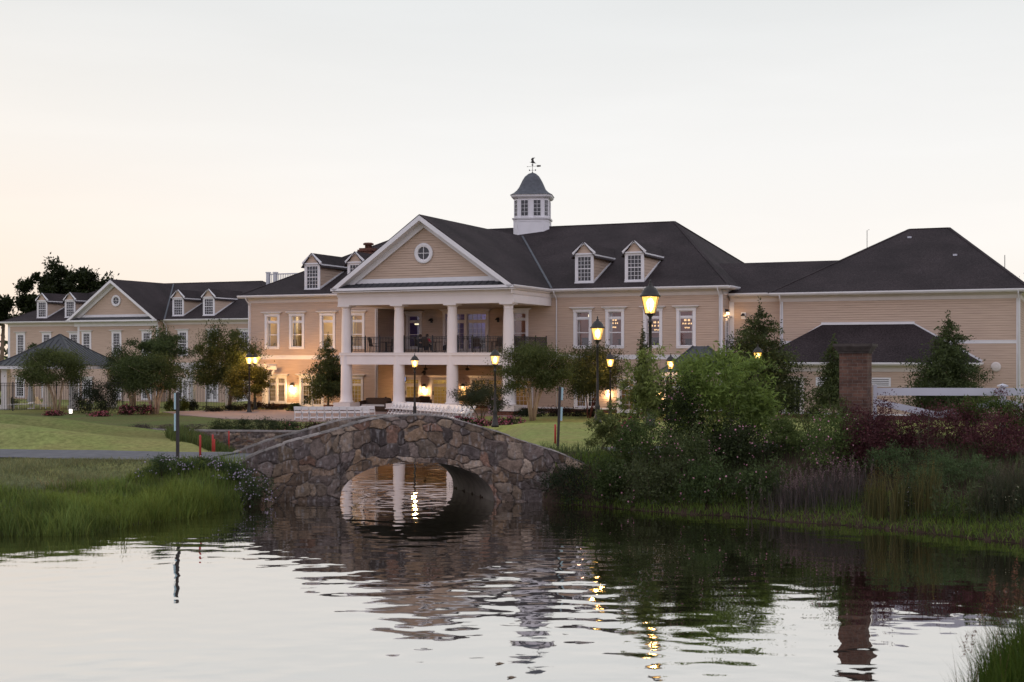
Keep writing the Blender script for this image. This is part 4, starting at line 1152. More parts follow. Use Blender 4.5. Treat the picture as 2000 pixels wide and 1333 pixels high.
for q0, o0, q1, o1 in ((.30, .03, .30, .10), (.30, .10, .22, .16), (.22, .16, .10, .16), (.10, .16, .10, .24), (.10, .24, .01, .24)):
    for k in range(n):
        a0, a1 = 2 * math.pi * k / n, 2 * math.pi * (k + 1) / n
        P = lambda t, q, o: (29.4 + q * math.cos(t), o, 3.28 + q * math.sin(t))
        m.add([P(a0, q0, o0), P(a1, q0, o0), P(a1, q1, o1), P(a0, q1, o1)], [(0, 1, 2, 3)])
m.build('wall_vent', 'cream_trim', club)
# low annex under its own hipped roof
AN = front(4.6); ax0, ax1 = 15.5, 28.1
HA = [window(club, AN, 17.55, .25, 2.62, .95, tw=.22, hood=.16, cols=3, rows=4, cut=False, pane='dark_glass', trim='cream_trim', sill=.1), window(club, AN, 25.9, .25, 2.62, .95, tw=.22, hood=.16, cols=3, rows=4, cut=False, pane='dark_glass', trim='cream_trim', sill=.1)]
m = MB(AN); lapwall(m, ax0, ax1, -.1, 3.4); m.build('wall', 'siding', club)
m = MB(right(ax1)); lapwall(m, 4.6, 7.5, -.1, 3.4); m.build('wall', 'siding', club)
m = MB(lambda a, o, z: (ax0 - o, a, z)); lapwall(m, 4.6, 7.5, -.1, 3.4); m.build('wall', 'siding', club)
eaves(club, AN, ax0 - .5, ax1 + .5, .5, 3.5); eaves(club, right(ax1), 4.1, 7.5, .5, 3.5, (True, False))
m = MB(); A0, A1, A2, A3 = (ax0 - .52, 4.08, 3.55), (ax1 + .52, 4.08, 3.55), (24.55, 7.47, 5.95), (18.85, 7.47, 5.95)
m.poly([A0, A1, A2, A3]); m.poly([A1, (ax1 + .52, 7.47, 3.55), A2]); m.poly([(ax0 - .52, 7.47, 3.55), A0, A3]); m.build('annex_roof', 'shingle', club)
m = MB(); m.beam((18.8, 7.43, 6.03), (24.6, 7.43, 6.03), .05, .16); m.beam(A2, (ax1 + .5, 7.43, 3.62), .05, .16); m.beam(A3, (ax0 - .5, 7.43, 3.62), .05, .14); m.build('flashing', 'trim', club)
for a in (19.6, 22.9):
    m = MB(AN); m.box(a - .62, a + .62, .0, .05, 2.06, 2.62); v = m.build('louvre_vent', 'trim', club)
    m = MB(AN)
    for k in range(4): m.box(a - .50, a + .50, .051, .056, 2.15 + k * .11, 2.19 + k * .11)
    m.build('slats', 'dark_wood', v)
base_course(club, AN, [(ax0, ax1)])

# ------------------------------------------------------------------ the far wing behind the pool
wing = thing('clubhouse_wing', 'distant beige wing with a small pediment and four dormers, behind the pool fence', 'building', (-42.316, 142, 0), R(AB))
G0, G1 = front(0), front(1.0)
for a in (-15.41, -11.59, -7.66): window(wing, G1, a, 3.78, 6.66, .93, tw=.19, cols=4, rows=8, cut=False, pane='dark_glass')
for a in (-4.99, -.84, 3.24): window(wing, G0, a, 3.80, 6.74, .93, tw=.19, cols=4, rows=8, cut=False, pane='dark_glass')
for a in (7.23, 11.13, 15.14): window(wing, G1, a, 3.86, 6.80, .93, tw=.19, cols=4, rows=8, cut=False, pane='dark_glass')
for a in (-15.5, -11.6, -7.7): window(wing, G1, a, -.85, 1.62, 1.0, tw=.19, cols=4, rows=8, cut=False, pane='dark_glass')
for a in (-4.9, -.84, 3.2): window(wing, G0, a, -.85, 1.62, 1.0, tw=.19, cols=4, rows=8, cut=False, pane='dark_glass')
for a in (7.2, 11.0, 15.0): window(wing, G1, a, -.95, 1.62, 1.3, tw=.19, cols=4, rows=6, cut=False, mullion=.12, mid=False, pane='dark_glass', name='french_door', sill=0, door=True)
for xf, a0, a1 in ((G1, -17.3, -6.24), (G0, -6.24, 4.74), (G1, 4.74, 18.5)):
    m = MB(xf); lapwall(m, a0, a1, -1.2, 7.6, [], .18); m.build('wall', 'siding', wing)
    belt(wing, xf, a0 + .1, a1 - .1, 2.9, 3.15)
for s, xf in ((-6.24, lambda a, o, z: (-6.24 - o, a, z)), (4.74, right(4.74)), (18.5, right(18.5)), (-17.3, lambda a, o, z: (-17.3 - o, a, z))):
    y1 = 1.0 if s in (-6.24, 4.74) else 18
    m = MB(xf); lapwall(m, 0 if y1 == 1 else 1.0, y1, -1.2, 7.6, [], .18); m.build('wall', 'siding', wing)
corner_board(wing, G1, -17.32, -17.0, -1, 7.3); corner_board(wing, G0, -6.26, -5.98, -1, 7.3); corner_board(wing, G0, 4.48, 4.76, -1, 7.3)
eaves(wing, G1, -17.9, -6.2, .6, 7.76, (True, False)); eaves(wing, G1, 4.7, 19.1, .6, 7.80, (False, True))
hip_roof(wing, -17.92, 19.12, .38, 19.5, 7.82, -9.9, 11.0, 10.2, 12.35)
wsl = (12.35 - 7.82) / (10.2 - .38)
downspout(wing, G1, 5.1, -1, 7.76, .6); downspout(wing, G1, -6.5, -1, 7.76, .6)
for a in (-12.5, -8.45, 6.4, 10.4):
    dormer(wing, a, 1.25, 8.22, 10.12, 11.0, .72, wsl, 7.82, .38)
pa, pz, pe0, pe1 = -.98, 12.2, -7.15, 5.2
psl = (pz - 7.8) / (pe1 - pa)
m = MB()
for e in (pe1, pe0):
    m.prism([(e, -.9, 7.82), (pa, -.9, pz + .05), (pa, 9.9, pz + .05), (e, .5, 7.82)], (0, 0, -.07))
pr = m.build('gable_roof', 'shingle', wing)
m = MB(); m.beam((pe1 - .02, .5, 7.90), (pa + .1, 9.8, pz + .06), .16, .03); m.build('valley_flashing', 'slate', pr)
m = MB()
for s, e in ((1, pe1), (-1, pe0)):
    L = math.hypot(pa - e, pz - 7.8); dx, dz = (pa - e) / L, (pz - 7.8) / L; nx, nz = -abs(dz) * s, -abs(dx)
    for y0, y1, d0, d1, t0 in ((-.91, -.82, .02, .28, 0), (-.82, -.2, .22, .28, .1), (-.25, -.10, .28, .58, .6)):
        pt = lambda t, d, y: (e + dx * t + nx * d, y, 7.8 + dz * t + nz * d)
        te = lambda d: (pa - e - nx * d) / dx
        m.prism([pt(t0, d0, y0), pt(te(d0), d0, y0), pt(te(d1), d1, y0), pt(t0 + (d1 - d0) * .6, d1, y0)], (0, y1 - y0, 0))
m.build('raking_cornice', 'trim', wing)
m = MB(); m.box(pe0, pe1, -.91, -.80, 7.66, 7.82); m.box(pe0 + .5, pe1 - .5, -.12, -.03, 7.15, 7.60); m.box(pe0 + .3, pe1 - .3, -.80, 0, 7.61, 7.66); m.build('horizontal_cornice', 'trim', wing)
m = MB(); m.prism([(pe0 + .2, -.82, 7.83), (pe1 - .2, -.82, 7.83), (pe1 - .75, -.12, 8.15), (pe0 + .75, -.12, 8.15)], (0, 0, -.03)); m.build('pent_roof', 'metal_roof', wing)
def ptri(z):
    h = (pz - .45 - z) / psl; return (pa - h, pa + h)
m = MB(front(-.05)); lapwall(m, 0, 0, 8.42, pz - .5, [], .18, ptri); m.build('tympanum', 'siding', wing)
m = MB(front(-.05)); h = (pz - .45 - 8.3) / psl; m.box(pa - h - .2, pa + h + .2, 0, .09, 8.15, 8.42); m.build('tympanum_sill', 'trim', wing)
oculus(wing, pa + .15, -.07, 9.92, .62)

# ------------------------------------------------------------------ garden pavilions
def pavilion(name, label, x, y, rz, half, ez, az, ridge, post_r, mat_post='column_paint'):
    g = thing(name, label, 'pavilion', (x, y, 0), rz)
    m = MB(); N_ = 8
    def ring(k):                                                  # swept roof: flatter towards the eaves
        t = k / N_; r = half * (1 - t); return r + ridge * t, r, ez + (az - ez) * (t ** 1.22)
    for k in range(N_):
        xa, ya, za = ring(k); xb, yb, zb = ring(k + 1)
        A = [(-xa, -ya, za), (xa, -ya, za), (xa, ya, za), (-xa, ya, za)]; B = [(-xb, -yb, zb), (xb, -yb, zb), (xb, yb, zb), (-xb, yb, zb)]
        for i in range(4): m.poly([A[i], A[(i + 1) % 4], B[(i + 1) % 4], B[i]])
    ro = m.build('roof', 'metal_roof', g)
    s = MB()
    nse = int(half * 2 / .42)
    for side in range(4):
        for k in range(1, nse):
            u = -half + 2 * half * k / nse
            pts = []
            for j in range(N_ + 1):
                xa, ya, za = ring(j)
                lim = xa if side in (0, 2) else ya
                if abs(u) <= lim:
                    pts.append({0: (u, -ya, za), 2: (u, ya, za), 1: (xa, u, za), 3: (-xa, u, za)}[side])
            for p, q in zip(pts[:-1], pts[1:]): s.beam(p, q, .03, .07)
    for sx in (-1, 1):
        for sy in (-1, 1):
            for j in range(N_):
                a, b = ring(j), ring(j + 1); s.beam((sx * a[0], sy * a[1], a[2] + .02), (sx * b[0], sy * b[1], b[2] + .02), .09, .06)
    s.build('standing_seams', 'metal_roof', ro)
    f = MB(); h = half - .08
    f.box(-h, h, -h, -h + .06, ez - .26, ez - .02); f.box(-h, h, h - .06, h, ez - .26, ez - .02); f.box(-h, -h + .06, -h + .06, h - .06, ez - .26, ez - .02); f.box(h - .06, h, -h + .06, h - .06, ez - .26, ez - .02)
    f.box(-h + .06, h - .06, -h + .06, h - .06, ez - .27, ez - .22)
    f.build('fascia', 'trim', g)
    q = half * .76
    for sx in (-1, 1):
        for sy in (-1, 1):
            p = MB(); p.box(sx * q - post_r, sx * q + post_r, sy * q - post_r, sy * q + post_r, 0, ez - .271); p.box(sx * q - post_r - .05, sx * q + post_r + .05, sy * q - post_r - .05, sy * q + post_r + .05, 0, .35)
            p.build('post', mat_post, g)
    return g
YG = 98.
pavilion('poolside_pavilion', 'open poolside pavilion with a swept dark metal hip roof on square posts', at(117, YG), YG, R(-12), 3.6, 3.25, 5.55, .05, .24)
lamp_light('pavilion_light', (at(105, YG), YG, 2.6), 40, None)
YG = 80.
pavilion('patio_pavilion', 'small patio pavilion with a dark ridged metal roof half hidden by the tall round shrub', at(1368, YG), YG, R(-10), 2.5, 3.0, 4.55, .45, .09, 'bronze_metal')

# ------------------------------------------------------------------ lamp posts
def lamp_post(label, px, Y, H, base_z=None, hw=.30, power=60, group='lit lamp posts around the clubhouse garden', scale=1.0):
    x = at(px, Y); z0 = tz(x, Y) - .03 if base_z is None else base_z
    L = thing('lamp_post', label, 'lamp post', (x, Y, z0), R(17), group)
    s = hw / .30
    hl = .58 * s                                    # lantern height
    zl = H - hl - .55 * s                           # foot of the lantern
    m = MB(); r = .055 * max(1, s * .95)
    m.lathe([(r * 3.6, 0), (r * 3.6, .12), (r * 2.9, .16), (r * 2.9, .30), (r * 2.2, .38), (r * 2.0, .75), (r * 2.3, .80), (r * 1.5, .90), (r * 1.25, 1.1), (r, zl * .55), (r * .95, zl - .35), (r * 1.35, zl - .33), (r * 1.35, zl - .28), (r * .95, zl - .25), (r * .95, zl - .12), (r * 1.9, zl - .05), (r * 2.1, zl)], n=14)
    m.build('post', 'bronze_metal', L)
    b, t = hw * .56, hw
    g = MB()
    n = 6
    for k in range(n):
        a0, a1 = 2 * math.pi * k / n, 2 * math.pi * (k + 1) / n
        g.add([(b * math.cos(a0), b * math.sin(a0), zl + .02), (b * math.cos(a1), b * math.sin(a1), zl + .02), (t * math.cos(a1), t * math.sin(a1), zl + hl), (t * math.cos(a0), t * math.sin(a0), zl + hl)], [(0, 1, 2, 3)])
    g.build('lantern_glass', 'lamp_glass', L, fix=False)
    f = MB()
    for k in range(n):
        a = 2 * math.pi * k / n
        f.beam((b * 1.02 * math.cos(a), b * 1.02 * math.sin(a), zl), (t * 1.02 * math.cos(a), t * 1.02 * math.sin(a), zl + hl), .018 * s)
    f.lathe([(b * 1.1, zl - .01), (b * 1.15, zl + .03), (b * 1.0, zl + .05)], n=6)
    f.build('lantern_frame', 'bronze_metal', L)
    c = MB()
    c.lathe([(t * 1.12, zl + hl - .02), (t * 1.16, zl + hl + .03), (t * .98, zl + hl + .06), (t * .86, zl + hl + .16 * s), (t * .60, zl + hl + .27 * s), (t * .26, zl + hl + .33 * s), (t * .2, zl + hl + .36 * s), (t * .24, zl + hl + .39 * s), (t * .10, zl + hl + .42 * s), (.025 * s, zl + hl + .45 * s), (.04 * s, zl + hl + .48 * s), (.012, H)], n=18)
    c.build('lantern_cap', 'bronze_metal', L)
    bu = MB(); bu.lathe([(.03 * s, zl + .10), (.10 * s, zl + .2 * s), (.13 * s, zl + .38 * s), (.07 * s, zl + .50 * s), (.01, zl + .53 * s)], n=12); bu.build('bulb', 'bulb', L)
    lamp_light('lamp_glow', (0, 0, zl + hl * .62), power, L, (1.0, .53, .17), .14 * s)
    return L
lamp_post('lit lamp post on the patio edge, left one of the touching pair', 487, 90.5, 4.35, hw=.25, power=800)
lamp_post('lit lamp post just behind its twin, the one nearer the clubhouse corner', 498, 95.3, 4.25, base_z=.03, hw=.24, power=1100)
lamp_post('lit lamp post in front of the portico, rising behind the crown of the bridge', 810, 80.5, 4.15, hw=.235, power=240)
lamp_post('lit lamp post standing on the lawn beside the dark twiggy shrub and red flowers', 967, 66.0, 4.05, base_z=.36, hw=.24, power=90)
lamp_post('tall lit lamp post on the lawn right of the two small signs', 1167, 60.0, 4.95, base_z=.85, hw=.30, power=80)
lamp_post('short distant lit lamp post between the garden trees, right of the tall lawn lamp', 1192, 79.5, 4.2, hw=.25, power=240)
lamp_post('largest lit lamp post rising out of the leafy sapling against the clubhouse wall', 1270, 52.0, 5.9, base_z=1.12, hw=.37, power=90)
lamp_post('lit lamp post beside the roof of the small patio pavilion', 1310, 76.5, 4.1, hw=.25, power=100)
lamp_post('lit lamp post whose lantern just shows through the top of the tall round shrub', 1480, 70.0, 4.35, hw=.24, power=100)

# ------------------------------------------------------------------ marker posts and stakes
def marker(label, px, Y, ytop, plates, lean=0.0, w=.09):
    x = at(px, Y); z0 = tz(x, Y) - .25; zt = CAMZ - (ytop - HY) * Y / F_PX
    t = thing('marker_post', label, 'marker post', (x, Y, z0), R(-20))
    m = MB(); H = zt - z0
    m.box(-w / 2, w / 2, -w / 2, w / 2, 0, H - .04); m.add([(-w / 2, -w / 2, H - .04), (w / 2, -w / 2, H - .04), (w / 2, w / 2, H - .04), (-w / 2, w / 2, H - .04), (-w / 4, -w / 4, H), (w / 4, -w / 4, H), (w / 4, w / 4, H), (-w / 4, w / 4, H)], [(4, 5, 6, 7), (0, 1, 5, 4), (1, 2, 6, 5), (2, 3, 7, 6), (3, 0, 4, 7)])
    m.build('post', 'dark_wood', t)
    for side, a, b in plates:
        p = MB(); x0 = side * (w / 2 + .004); za = CAMZ - (b - HY) * Y / F_PX - z0; zb = CAMZ - (a - HY) * Y / F_PX - z0
        p.box(min(x0, x0 + side * .075), max(x0, x0 + side * .075), -.012, .012, za, zb); p.build('sign_plate', 'pale_plate', t)
    t.rotation_euler = (0, R(lean), R(-6))
    return t
marker('dark marker post with two pale blue strips beside the path left of the bridge', 347, 44.0, 766, [(-1, 768, 800), (-1, 808, 842)])
marker('dark marker post carrying two small pale signs on the lawn right of the bridge', 1089, 47.0, 755, [(1, 757, 782), (1, 795, 822)], lean=2)
def stake(label, px, Y, ytop, h):
    x = at(px, Y); zt = CAMZ - (ytop - HY) * Y / F_PX; z0 = tz(x, Y) - .1
    m = MB(); m.lathe([(.038, 0), (.038, zt - z0 - .03), (.024, zt - z0)], n=8)
    o = m.build('hazard_stake', 'red_paint'); o.location = (x, Y, z0)
    tag(o, label, 'stake', 'red golf hazard stakes')
stake('red hazard stake nearest the camera, beside the path left of the bridge', 391, 44.2, 850, 1)
stake('red hazard stake on the far path edge, taller of the close pair', 415.5, 49.0, 849, 1)
stake('short red hazard stake tucked against the taller one on the far path edge', 418.5, 49.6, 858, 1)
stake('thin red hazard stake in the long grass before the stone retaining wall', 447, 62.0, 842, 1)
stake('red hazard stake half hidden behind the marker post with two pale signs', 1084.5, 48.5, 829, 1)

# ------------------------------------------------------------------ white folding chairs
def folding_chair():
    t = thing('folding_chair', 'white folding chair', 'chair')
    m = MB()                                                      # chair looks along +y, its back towards -y
    m.box(-.205, .205, -.21, .22, .41, .46); s = m.build('seat', 'white_plastic', t)
    m = MB()
    for z0, z1 in ((.60, .81), ):
        m.prism([(-.20, -.30, z0), (.20, -.30, z0), (.22, -.335, z1 - .02), (.14, -.345, z1 + .012), (-.14, -.345, z1 + .012), (-.22, -.335, z1 - .02)], (0, .02, 0))
    m.build('backrest', 'white_plastic', t)
    m = MB(); m.beam((-.21, -.24, .52), (.21, -.24, .52), .03, .05); m.beam((-.21, .16, .12), (.21, .16, .12), .03, .05); m.beam((-.2, -.18, .15), (.2, -.18, .15), .03, .06); m.build('stretcher', 'white_plastic', t)
    for sx in (-1, 1):
        m = MB(); m.beam((sx * .215, .24, 0), (sx * .215, -.34, .80), .03, .045); m.build('leg', 'white_plastic', t)
        m = MB(); m.beam((sx * .185, -.22, 0), (sx * .185, .10, .44), .03, .04); m.build('leg', 'white_plastic', t)
    return t
ch0 = folding_chair()
used = [False]
def put_chair(x, y, rz, label, group):
    c = ch0 if not used[0] else copy_tree(ch0); used[0] = True
    c.location = (x, y, .036); c.rotation_euler = (0, 0, rz); c['label'] = label; c['group'] = group
A_ = Vector((-13.15, 80.3)); B_ = Vector((-8.95, 80.2))
for row in range(3):
    for k in range(10):
        if row == 1 and k < 8 or row == 2: continue
        p = A_ + (B_ - A_) * (k / 9) + Vector((row * .22, row * .95))
        put_chair(p.x, p.y, R(2 + random.uniform(-2, 2)), ('white folding chair in the front row of the block left of the bridge crown', 'white folding chair in the middle row of the block left of the bridge crown', 'white folding chair in the back row of the block left of the bridge crown')[row], ('front', 'middle', 'back')[row] + ' row of the left chair block')
A_ = Vector((-2.9, 79.4)); B_ = Vector((-8.35, 87.6))
dd = (B_ - A_).normalized(); nn = Vector((-dd.y, dd.x))
ra = math.atan2(nn.y, nn.x) - math.pi / 2
for row in range(2):
    for k in range(20):
        p = A_ + dd * (.47 * k + (.35 if k > 4 else 0)) - nn * (row * .95)
        if row == 1 and k < 2: continue
        put_chair(p.x, p.y, ra + R(random.uniform(-3, 3)), ('white folding chair in the slanting row nearest the bridge, right block', 'white folding chair in the far slanting row of the right block')[row], ('near', 'far') [row] + ' slanting row of the right chair block')

# ------------------------------------------------------------------ porch and balcony furniture, people
def to_world(s, w):
    th = R(-AB); return (-.23 + math.cos(th) * s + math.sin(th) * w, 85 - math.sin(th) * s + math.cos(th) * w)
def wicker_seat(label, s, w, width, rz, z=.10, name='wicker_sofa'):
    x, y = to_world(s, w)
    t = thing(name, label, 'sofa' if width > 1.2 else 'armchair', (x, y, z), R(AB) + rz, 'dark wicker seats on the lower porch')
    m = MB(); h = width / 2
    m.box(-h, h, -.38, .38, .05, .36); m.build('base', 'wicker', t)
    m = MB(); m.prism([(-h, .30, .36), (h, .30, .36), (h, .40, .86), (h * .8, .43, .92), (-h * .8, .43, .92), (-h, .40, .86)], (0, .09, 0)); m.build('backrest', 'wicker', t)
    for sx in (-1, 1):
        m = MB(); m.box(sx * h - .07, sx * h + .07, -.40, .40, .361, .62); m.tube([(sx * h, -.42, .63), (sx * h, .40, .66)], .075, 8); m.build('armrest', 'wicker', t)
    m = MB(); m.box(-h + .09, h - .09, -.36, .28, .361, .46); m.build('cushion', 'canvas', t)
wicker_seat('dark wicker sofa on the porch between the first and second columns', -10.9, 1.8, 2.0, 0)
wicker_seat('dark wicker sofa farther back on the porch, right of the first one', -9.2, 3.2, 1.7, R(10))
wicker_seat('dark wicker armchair by the left porch column', -11.6, 3.6, .85, R(-60), name='wicker_armchair')
wicker_seat('dark wicker armchair under the lit porch sconce', -9.2, 6.0, .85, R(30), name='wicker_armchair')
def balcony_chair(label, s, w, rz):
    x, y = to_world(s, w)
    t = thing('balcony_chair', label, 'chair', (x, y, 4.17), R(AB) + rz, 'dark mesh chairs on the balcony')
    m = MB(); m.box(-.25, .25, -.25, .25, .42, .45); m.build('seat', 'wicker', t)
    m = MB(); m.prism([(-.25, .25, .45), (.25, .25, .45), (.23, .38, .98), (.12, .40, 1.05), (-.12, .40, 1.05), (-.23, .38, .98)], (0, .03, 0)); m.build('backrest', 'wicker', t)
    for sx in (-1, 1):
        m = MB(); m.tube([(sx * .26, -.25, .0), (sx * .26, -.24, .64), (sx * .26, .30, .66)], .018, 5); m.build('arm_frame', 'black_metal', t)
        m = MB(); m.tube([(sx * .24, .26, 0), (sx * .24, .22, .44)], .018, 5); m.build('leg', 'black_metal', t)
def balcony_table(label, s, w):
    x, y = to_world(s, w)
    t = thing('balcony_table', label, 'table', (x, y, 4.17), R(AB), 'dark tables on the balcony')
    m = MB(); m.lathe([(.48, .70), (.50, .71), (.50, .735), (.48, .74)], n=20); m.build('table_top', 'wicker', t)
    m = MB(); m.tube([(0, 0, 0), (0, 0, .70)], .04, 6); m.lathe([(.26, 0), (.24, .03), (.05, .06)], n=12); m.build('pedestal', 'black_metal', t)
balcony_table('round table on the balcony between the first two columns', -9.9, 1.5)
balcony_chair('dark balcony chair left of the table between the first two columns', -10.75, 1.4, R(90)); balcony_chair('dark balcony chair right of the table between the first two columns', -9.05, 1.5, R(-90)); balcony_chair('dark balcony chair behind the table between the first two columns', -9.9, 2.4, 0)
balcony_table('round table on the balcony in front of the person in red', -6.2, 1.7)
balcony_table('round table on the balcony between the third and fourth columns', -1.9, 1.6)
balcony_chair('dark balcony chair left of the table by the french doors', -2.9, 1.5, R(90)); balcony_chair('dark balcony chair right of the table by the french doors', -.95, 1.6, R(-90)); balcony_chair('dark balcony chair behind the table by the french doors', -1.9, 2.5, 0)
balcony_chair('dark balcony chair seen behind the railing near the third column', -3.4, 2.6, R(40))
balcony_chair('dark balcony chair carrying the person in red', -6.3, .72, R(180)); balcony_chair('dark balcony chair under the seated person in dark clothes on the left', -7.25, 1.55, R(90)); balcony_chair('dark balcony chair under the seated person in dark clothes on the right', -5.15, 1.75, R(-90))
def skinned(name, pts, edges, rad, mat, parent, root=0):
    me = bpy.data.meshes.new(name); me.from_pydata(pts, edges, []); o = link(bpy.data.objects.new(name, me), parent)
    md = o.modifiers.new('skin', 'SKIN'); 
    for i, r in enumerate(rad): me.skin_vertices[0].data[i].radius = (r if isinstance(r, tuple) else (r, r))
    for i in range(len(pts)): me.skin_vertices[0].data[i].use_root = (i == root)
    md.use_smooth_shade = True
    s = o.modifiers.new('subsurf', 'SUBSURF'); s.levels = 1; s.render_levels = 1
    me.materials.append(MATS[mat]); return o
def seated_person(label, s, w, rz, top, group='people sitting on the balcony'):
    """seated on a chair: hips at .50, looks along -y of its own frame"""
    x, y = to_world(s, w)
    t = thing('person', label, 'person', (x, y, 4.17), R(AB) + rz, group); t.scale = (.93, .93, .90)
    P = [(0, .06, .54), (0, .09, .72), (0, .10, .90), (0, .09, 1.04), (0, .07, 1.13), (0, .05, 1.22), (0, .045, 1.31)]
    E_ = [(i, i + 1) for i in range(6)]; Rr = [(.16, .12), (.15, .11), (.17, .11), (.12, .08), (.05, .05), (.085, .095), (.06, .07)]
    for sx in (-1, 1):
        b = len(P)
        P += [(sx * .10, .02, .52), (sx * .13, -.38, .50), (sx * .13, -.36, .10), (sx * .13, -.50, .05)]; Rr += [.09, .07, .05, .04]
        E_ += [(0, b), (b, b + 1), (b + 1, b + 2), (b + 2, b + 3)]
        b = len(P)
        P += [(sx * .19, .09, .99), (sx * .24, -.02, .74), (sx * .17, -.25, .72), (sx * .15, -.33, .73)]; Rr += [.055, .045, .035, .04]
        E_ += [(3, b), (b, b + 1), (b + 1, b + 2), (b + 2, b + 3)]
    skinned('body', P, E_, Rr, 'skin', t)
    P = [(0, .065, .52), (0, .095, .72), (0, .105, .90), (0, .09, 1.05)]; E_ = [(0, 1), (1, 2), (2, 3)]; Rr = [(.19, .14), (.175, .13), (.19, .13), (.12, .085)]
    for sx in (-1, 1):
        b = len(P); P += [(sx * .20, .09, .995), (sx * .245, .0, .77)]; Rr += [.075, .06]; E_ += [(3, b), (b, b + 1)]
    skinned('shirt', P, E_, Rr, top, t)
    P = [(0, .06, .53), (.11, .0, .53), (.135, -.36, .51), (.135, -.35, .14), (-.11, .0, .53), (-.135, -.36, .51), (-.135, -.35, .14)]
    skinned('trousers', P, [(0, 1), (1, 2), (2, 3), (0, 4), (4, 5), (5, 6)], [.16, .11, .09, .07, .11, .09, .07], 'dark_cloth', t)
    m = MB(); m.lathe([(.01, .135), (.07, .115), (.108, .05), (.112, -.02), (.10, -.09), (.06, -.12)], (0, .085, 1.27), 12); m.build('hair', 'hair', t)
    m = MB()                                                      # face: nose, eyes, mouth, ears
    m.prism([(-.012, -.045, 1.27), (.012, -.045, 1.27), (0, -.075, 1.235)], (0, .03, .0)); m.build('nose', 'skin', t)
    return t
seated_person('person in a bright red top seated with their back to the railing', -6.3, .78, R(180), 'red_cloth')
seated_person('person in dark clothes seated left of the one in red', -7.2, 1.6, R(90), 'dark_cloth')
seated_person('person in dark clothes seated right of the one in red', -5.2, 1.8, R(-90), 'dark_cloth')

# ------------------------------------------------------------------ brick pier and white rail fence
YP = 41.0
px_, pz_ = at(1671, YP), tz(at(1671, YP), YP)
pier = thing('brick_pier', 'square red-brown brick pier with a wide moulded cap ending the white fence', 'pier', (px_, YP, pz_ - .2), R(-24))
zt = CAMZ - (672 - HY) * YP / F_PX - pz_ + .2
m = MB(); m.box(-.43, .43, -.43, .43, 0, zt - .30); m.build('shaft', 'brick', pier)
m = MB()
for h0, h1, e in ((.30, .22, .47), (.22, .15, .52), (.15, .09, .56), (.09, .0, .60)): m.box(-e, e, -e, e, zt - h0, zt - h1)
m.build('cap', 'cap_stone', pier)
def rail_fence():
    X0, Y0 = at(1709, YP + .2), YP + .25
    f = thing('rail_fence', 'white vinyl rail fence with crossed lower boards running right from the brick pier', 'fence', (X0, Y0, pz_ - .2))
    zr = lambda y: CAMZ - (y - HY) * Y0 / F_PX - pz_ + .2
    d = Vector((3.99, -.15)); 
    for k in range(4):
        p = d * k; m = MB(); b = .075 if k else .06
        q = zr(756) if k else zr(752)
        m.box(p.x - b, p.x + b, p.y - b, p.y + b, 0, q); m.build('post', 'fence_vinyl', f)
        if k:
            m = MB(); m.box(p.x - .13, p.x + .13, p.y - .13, p.y + .13, q, q + .05); m.add([(p.x - .13, p.y - .13, q + .05), (p.x + .13, p.y - .13, q + .05), (p.x + .13, p.y + .13, q + .05), (p.x - .13, p.y + .13, q + .05), (p.x, p.y, q + .11)], [(0, 1, 4), (1, 2, 4), (2, 3, 4), (3, 0, 4)]); m.build('post_cap', 'fence_vinyl', f)
    for k in range(3):
        a = d * k; b = d * (k + 1); u = (b - a).normalized() * .078; a3, b3 = Vector((a.x + u.x, a.y, 0)), Vector((b.x - u.x, b.y, 0)); mid = (a3 + b3) / 2
        def rail(p, q, h=.24):
            m = MB(); m.beam(p, q, .045, h); m.build('rail', 'fence_vinyl', f)
        zz = Vector((0, 0, 1))
        rail(a3 + zz * zr(765.5), b3 + zz * zr(765.5))
        rail(a3 + zz * (zr(786)), mid + zz * (zr(811)), .20); rail(mid + zz * zr(811), b3 + zz * zr(786), .20)
        rail(a3 + zz * .35, b3 + zz * .35, .2)
rail_fence()

# ------------------------------------------------------------------ pool enclosure
def pool_fence():
    pts = [(at(-60, 93), 93.0), (at(110, 93.5), 93.5), (at(240, 95), 95.0), (at(352, 97.5), 97.5), (at(404, 98.3), 98.3), (at(470, 98.8), 98.8)]
    f = thing('pool_fence', 'black metal picket fence enclosing the pool', 'fence', (pts[0][0], pts[0][1], 0))
    o = Vector((pts[0][0], pts[0][1], 0))
    H = 2.0
    for (ax, ay), (bx, by) in zip(pts[:-1], pts[1:]):
        a = Vector((ax, ay, 0)) - o; b = Vector((bx, by, 0)) - o; L = (b - a).length; n = max(1, round(L / 2.45))
        for k in range(n):
            p = a + (b - a) * (k / n); q = a + (b - a) * ((k + 1) / n)
            z = Vector((0, 0, 1))
            m = MB(); m.beam(p, p + z * (H + .08), .075); m.build('post', 'black_metal', f)
            m = MB()
            for h in (.14, H - .19, H): m.beam(p + z * h, q + z * h, .04, .035)
            r = m.build('rail', 'black_metal', f)
            m = MB(); c = int((q - p).length / .115)
            for j in range(1, c):
                w = p + (q - p) * (j / c); m.beam(w + z * .08, w + z * H, .022)
            m.build('pickets', 'black_metal', r)
pool_fence()
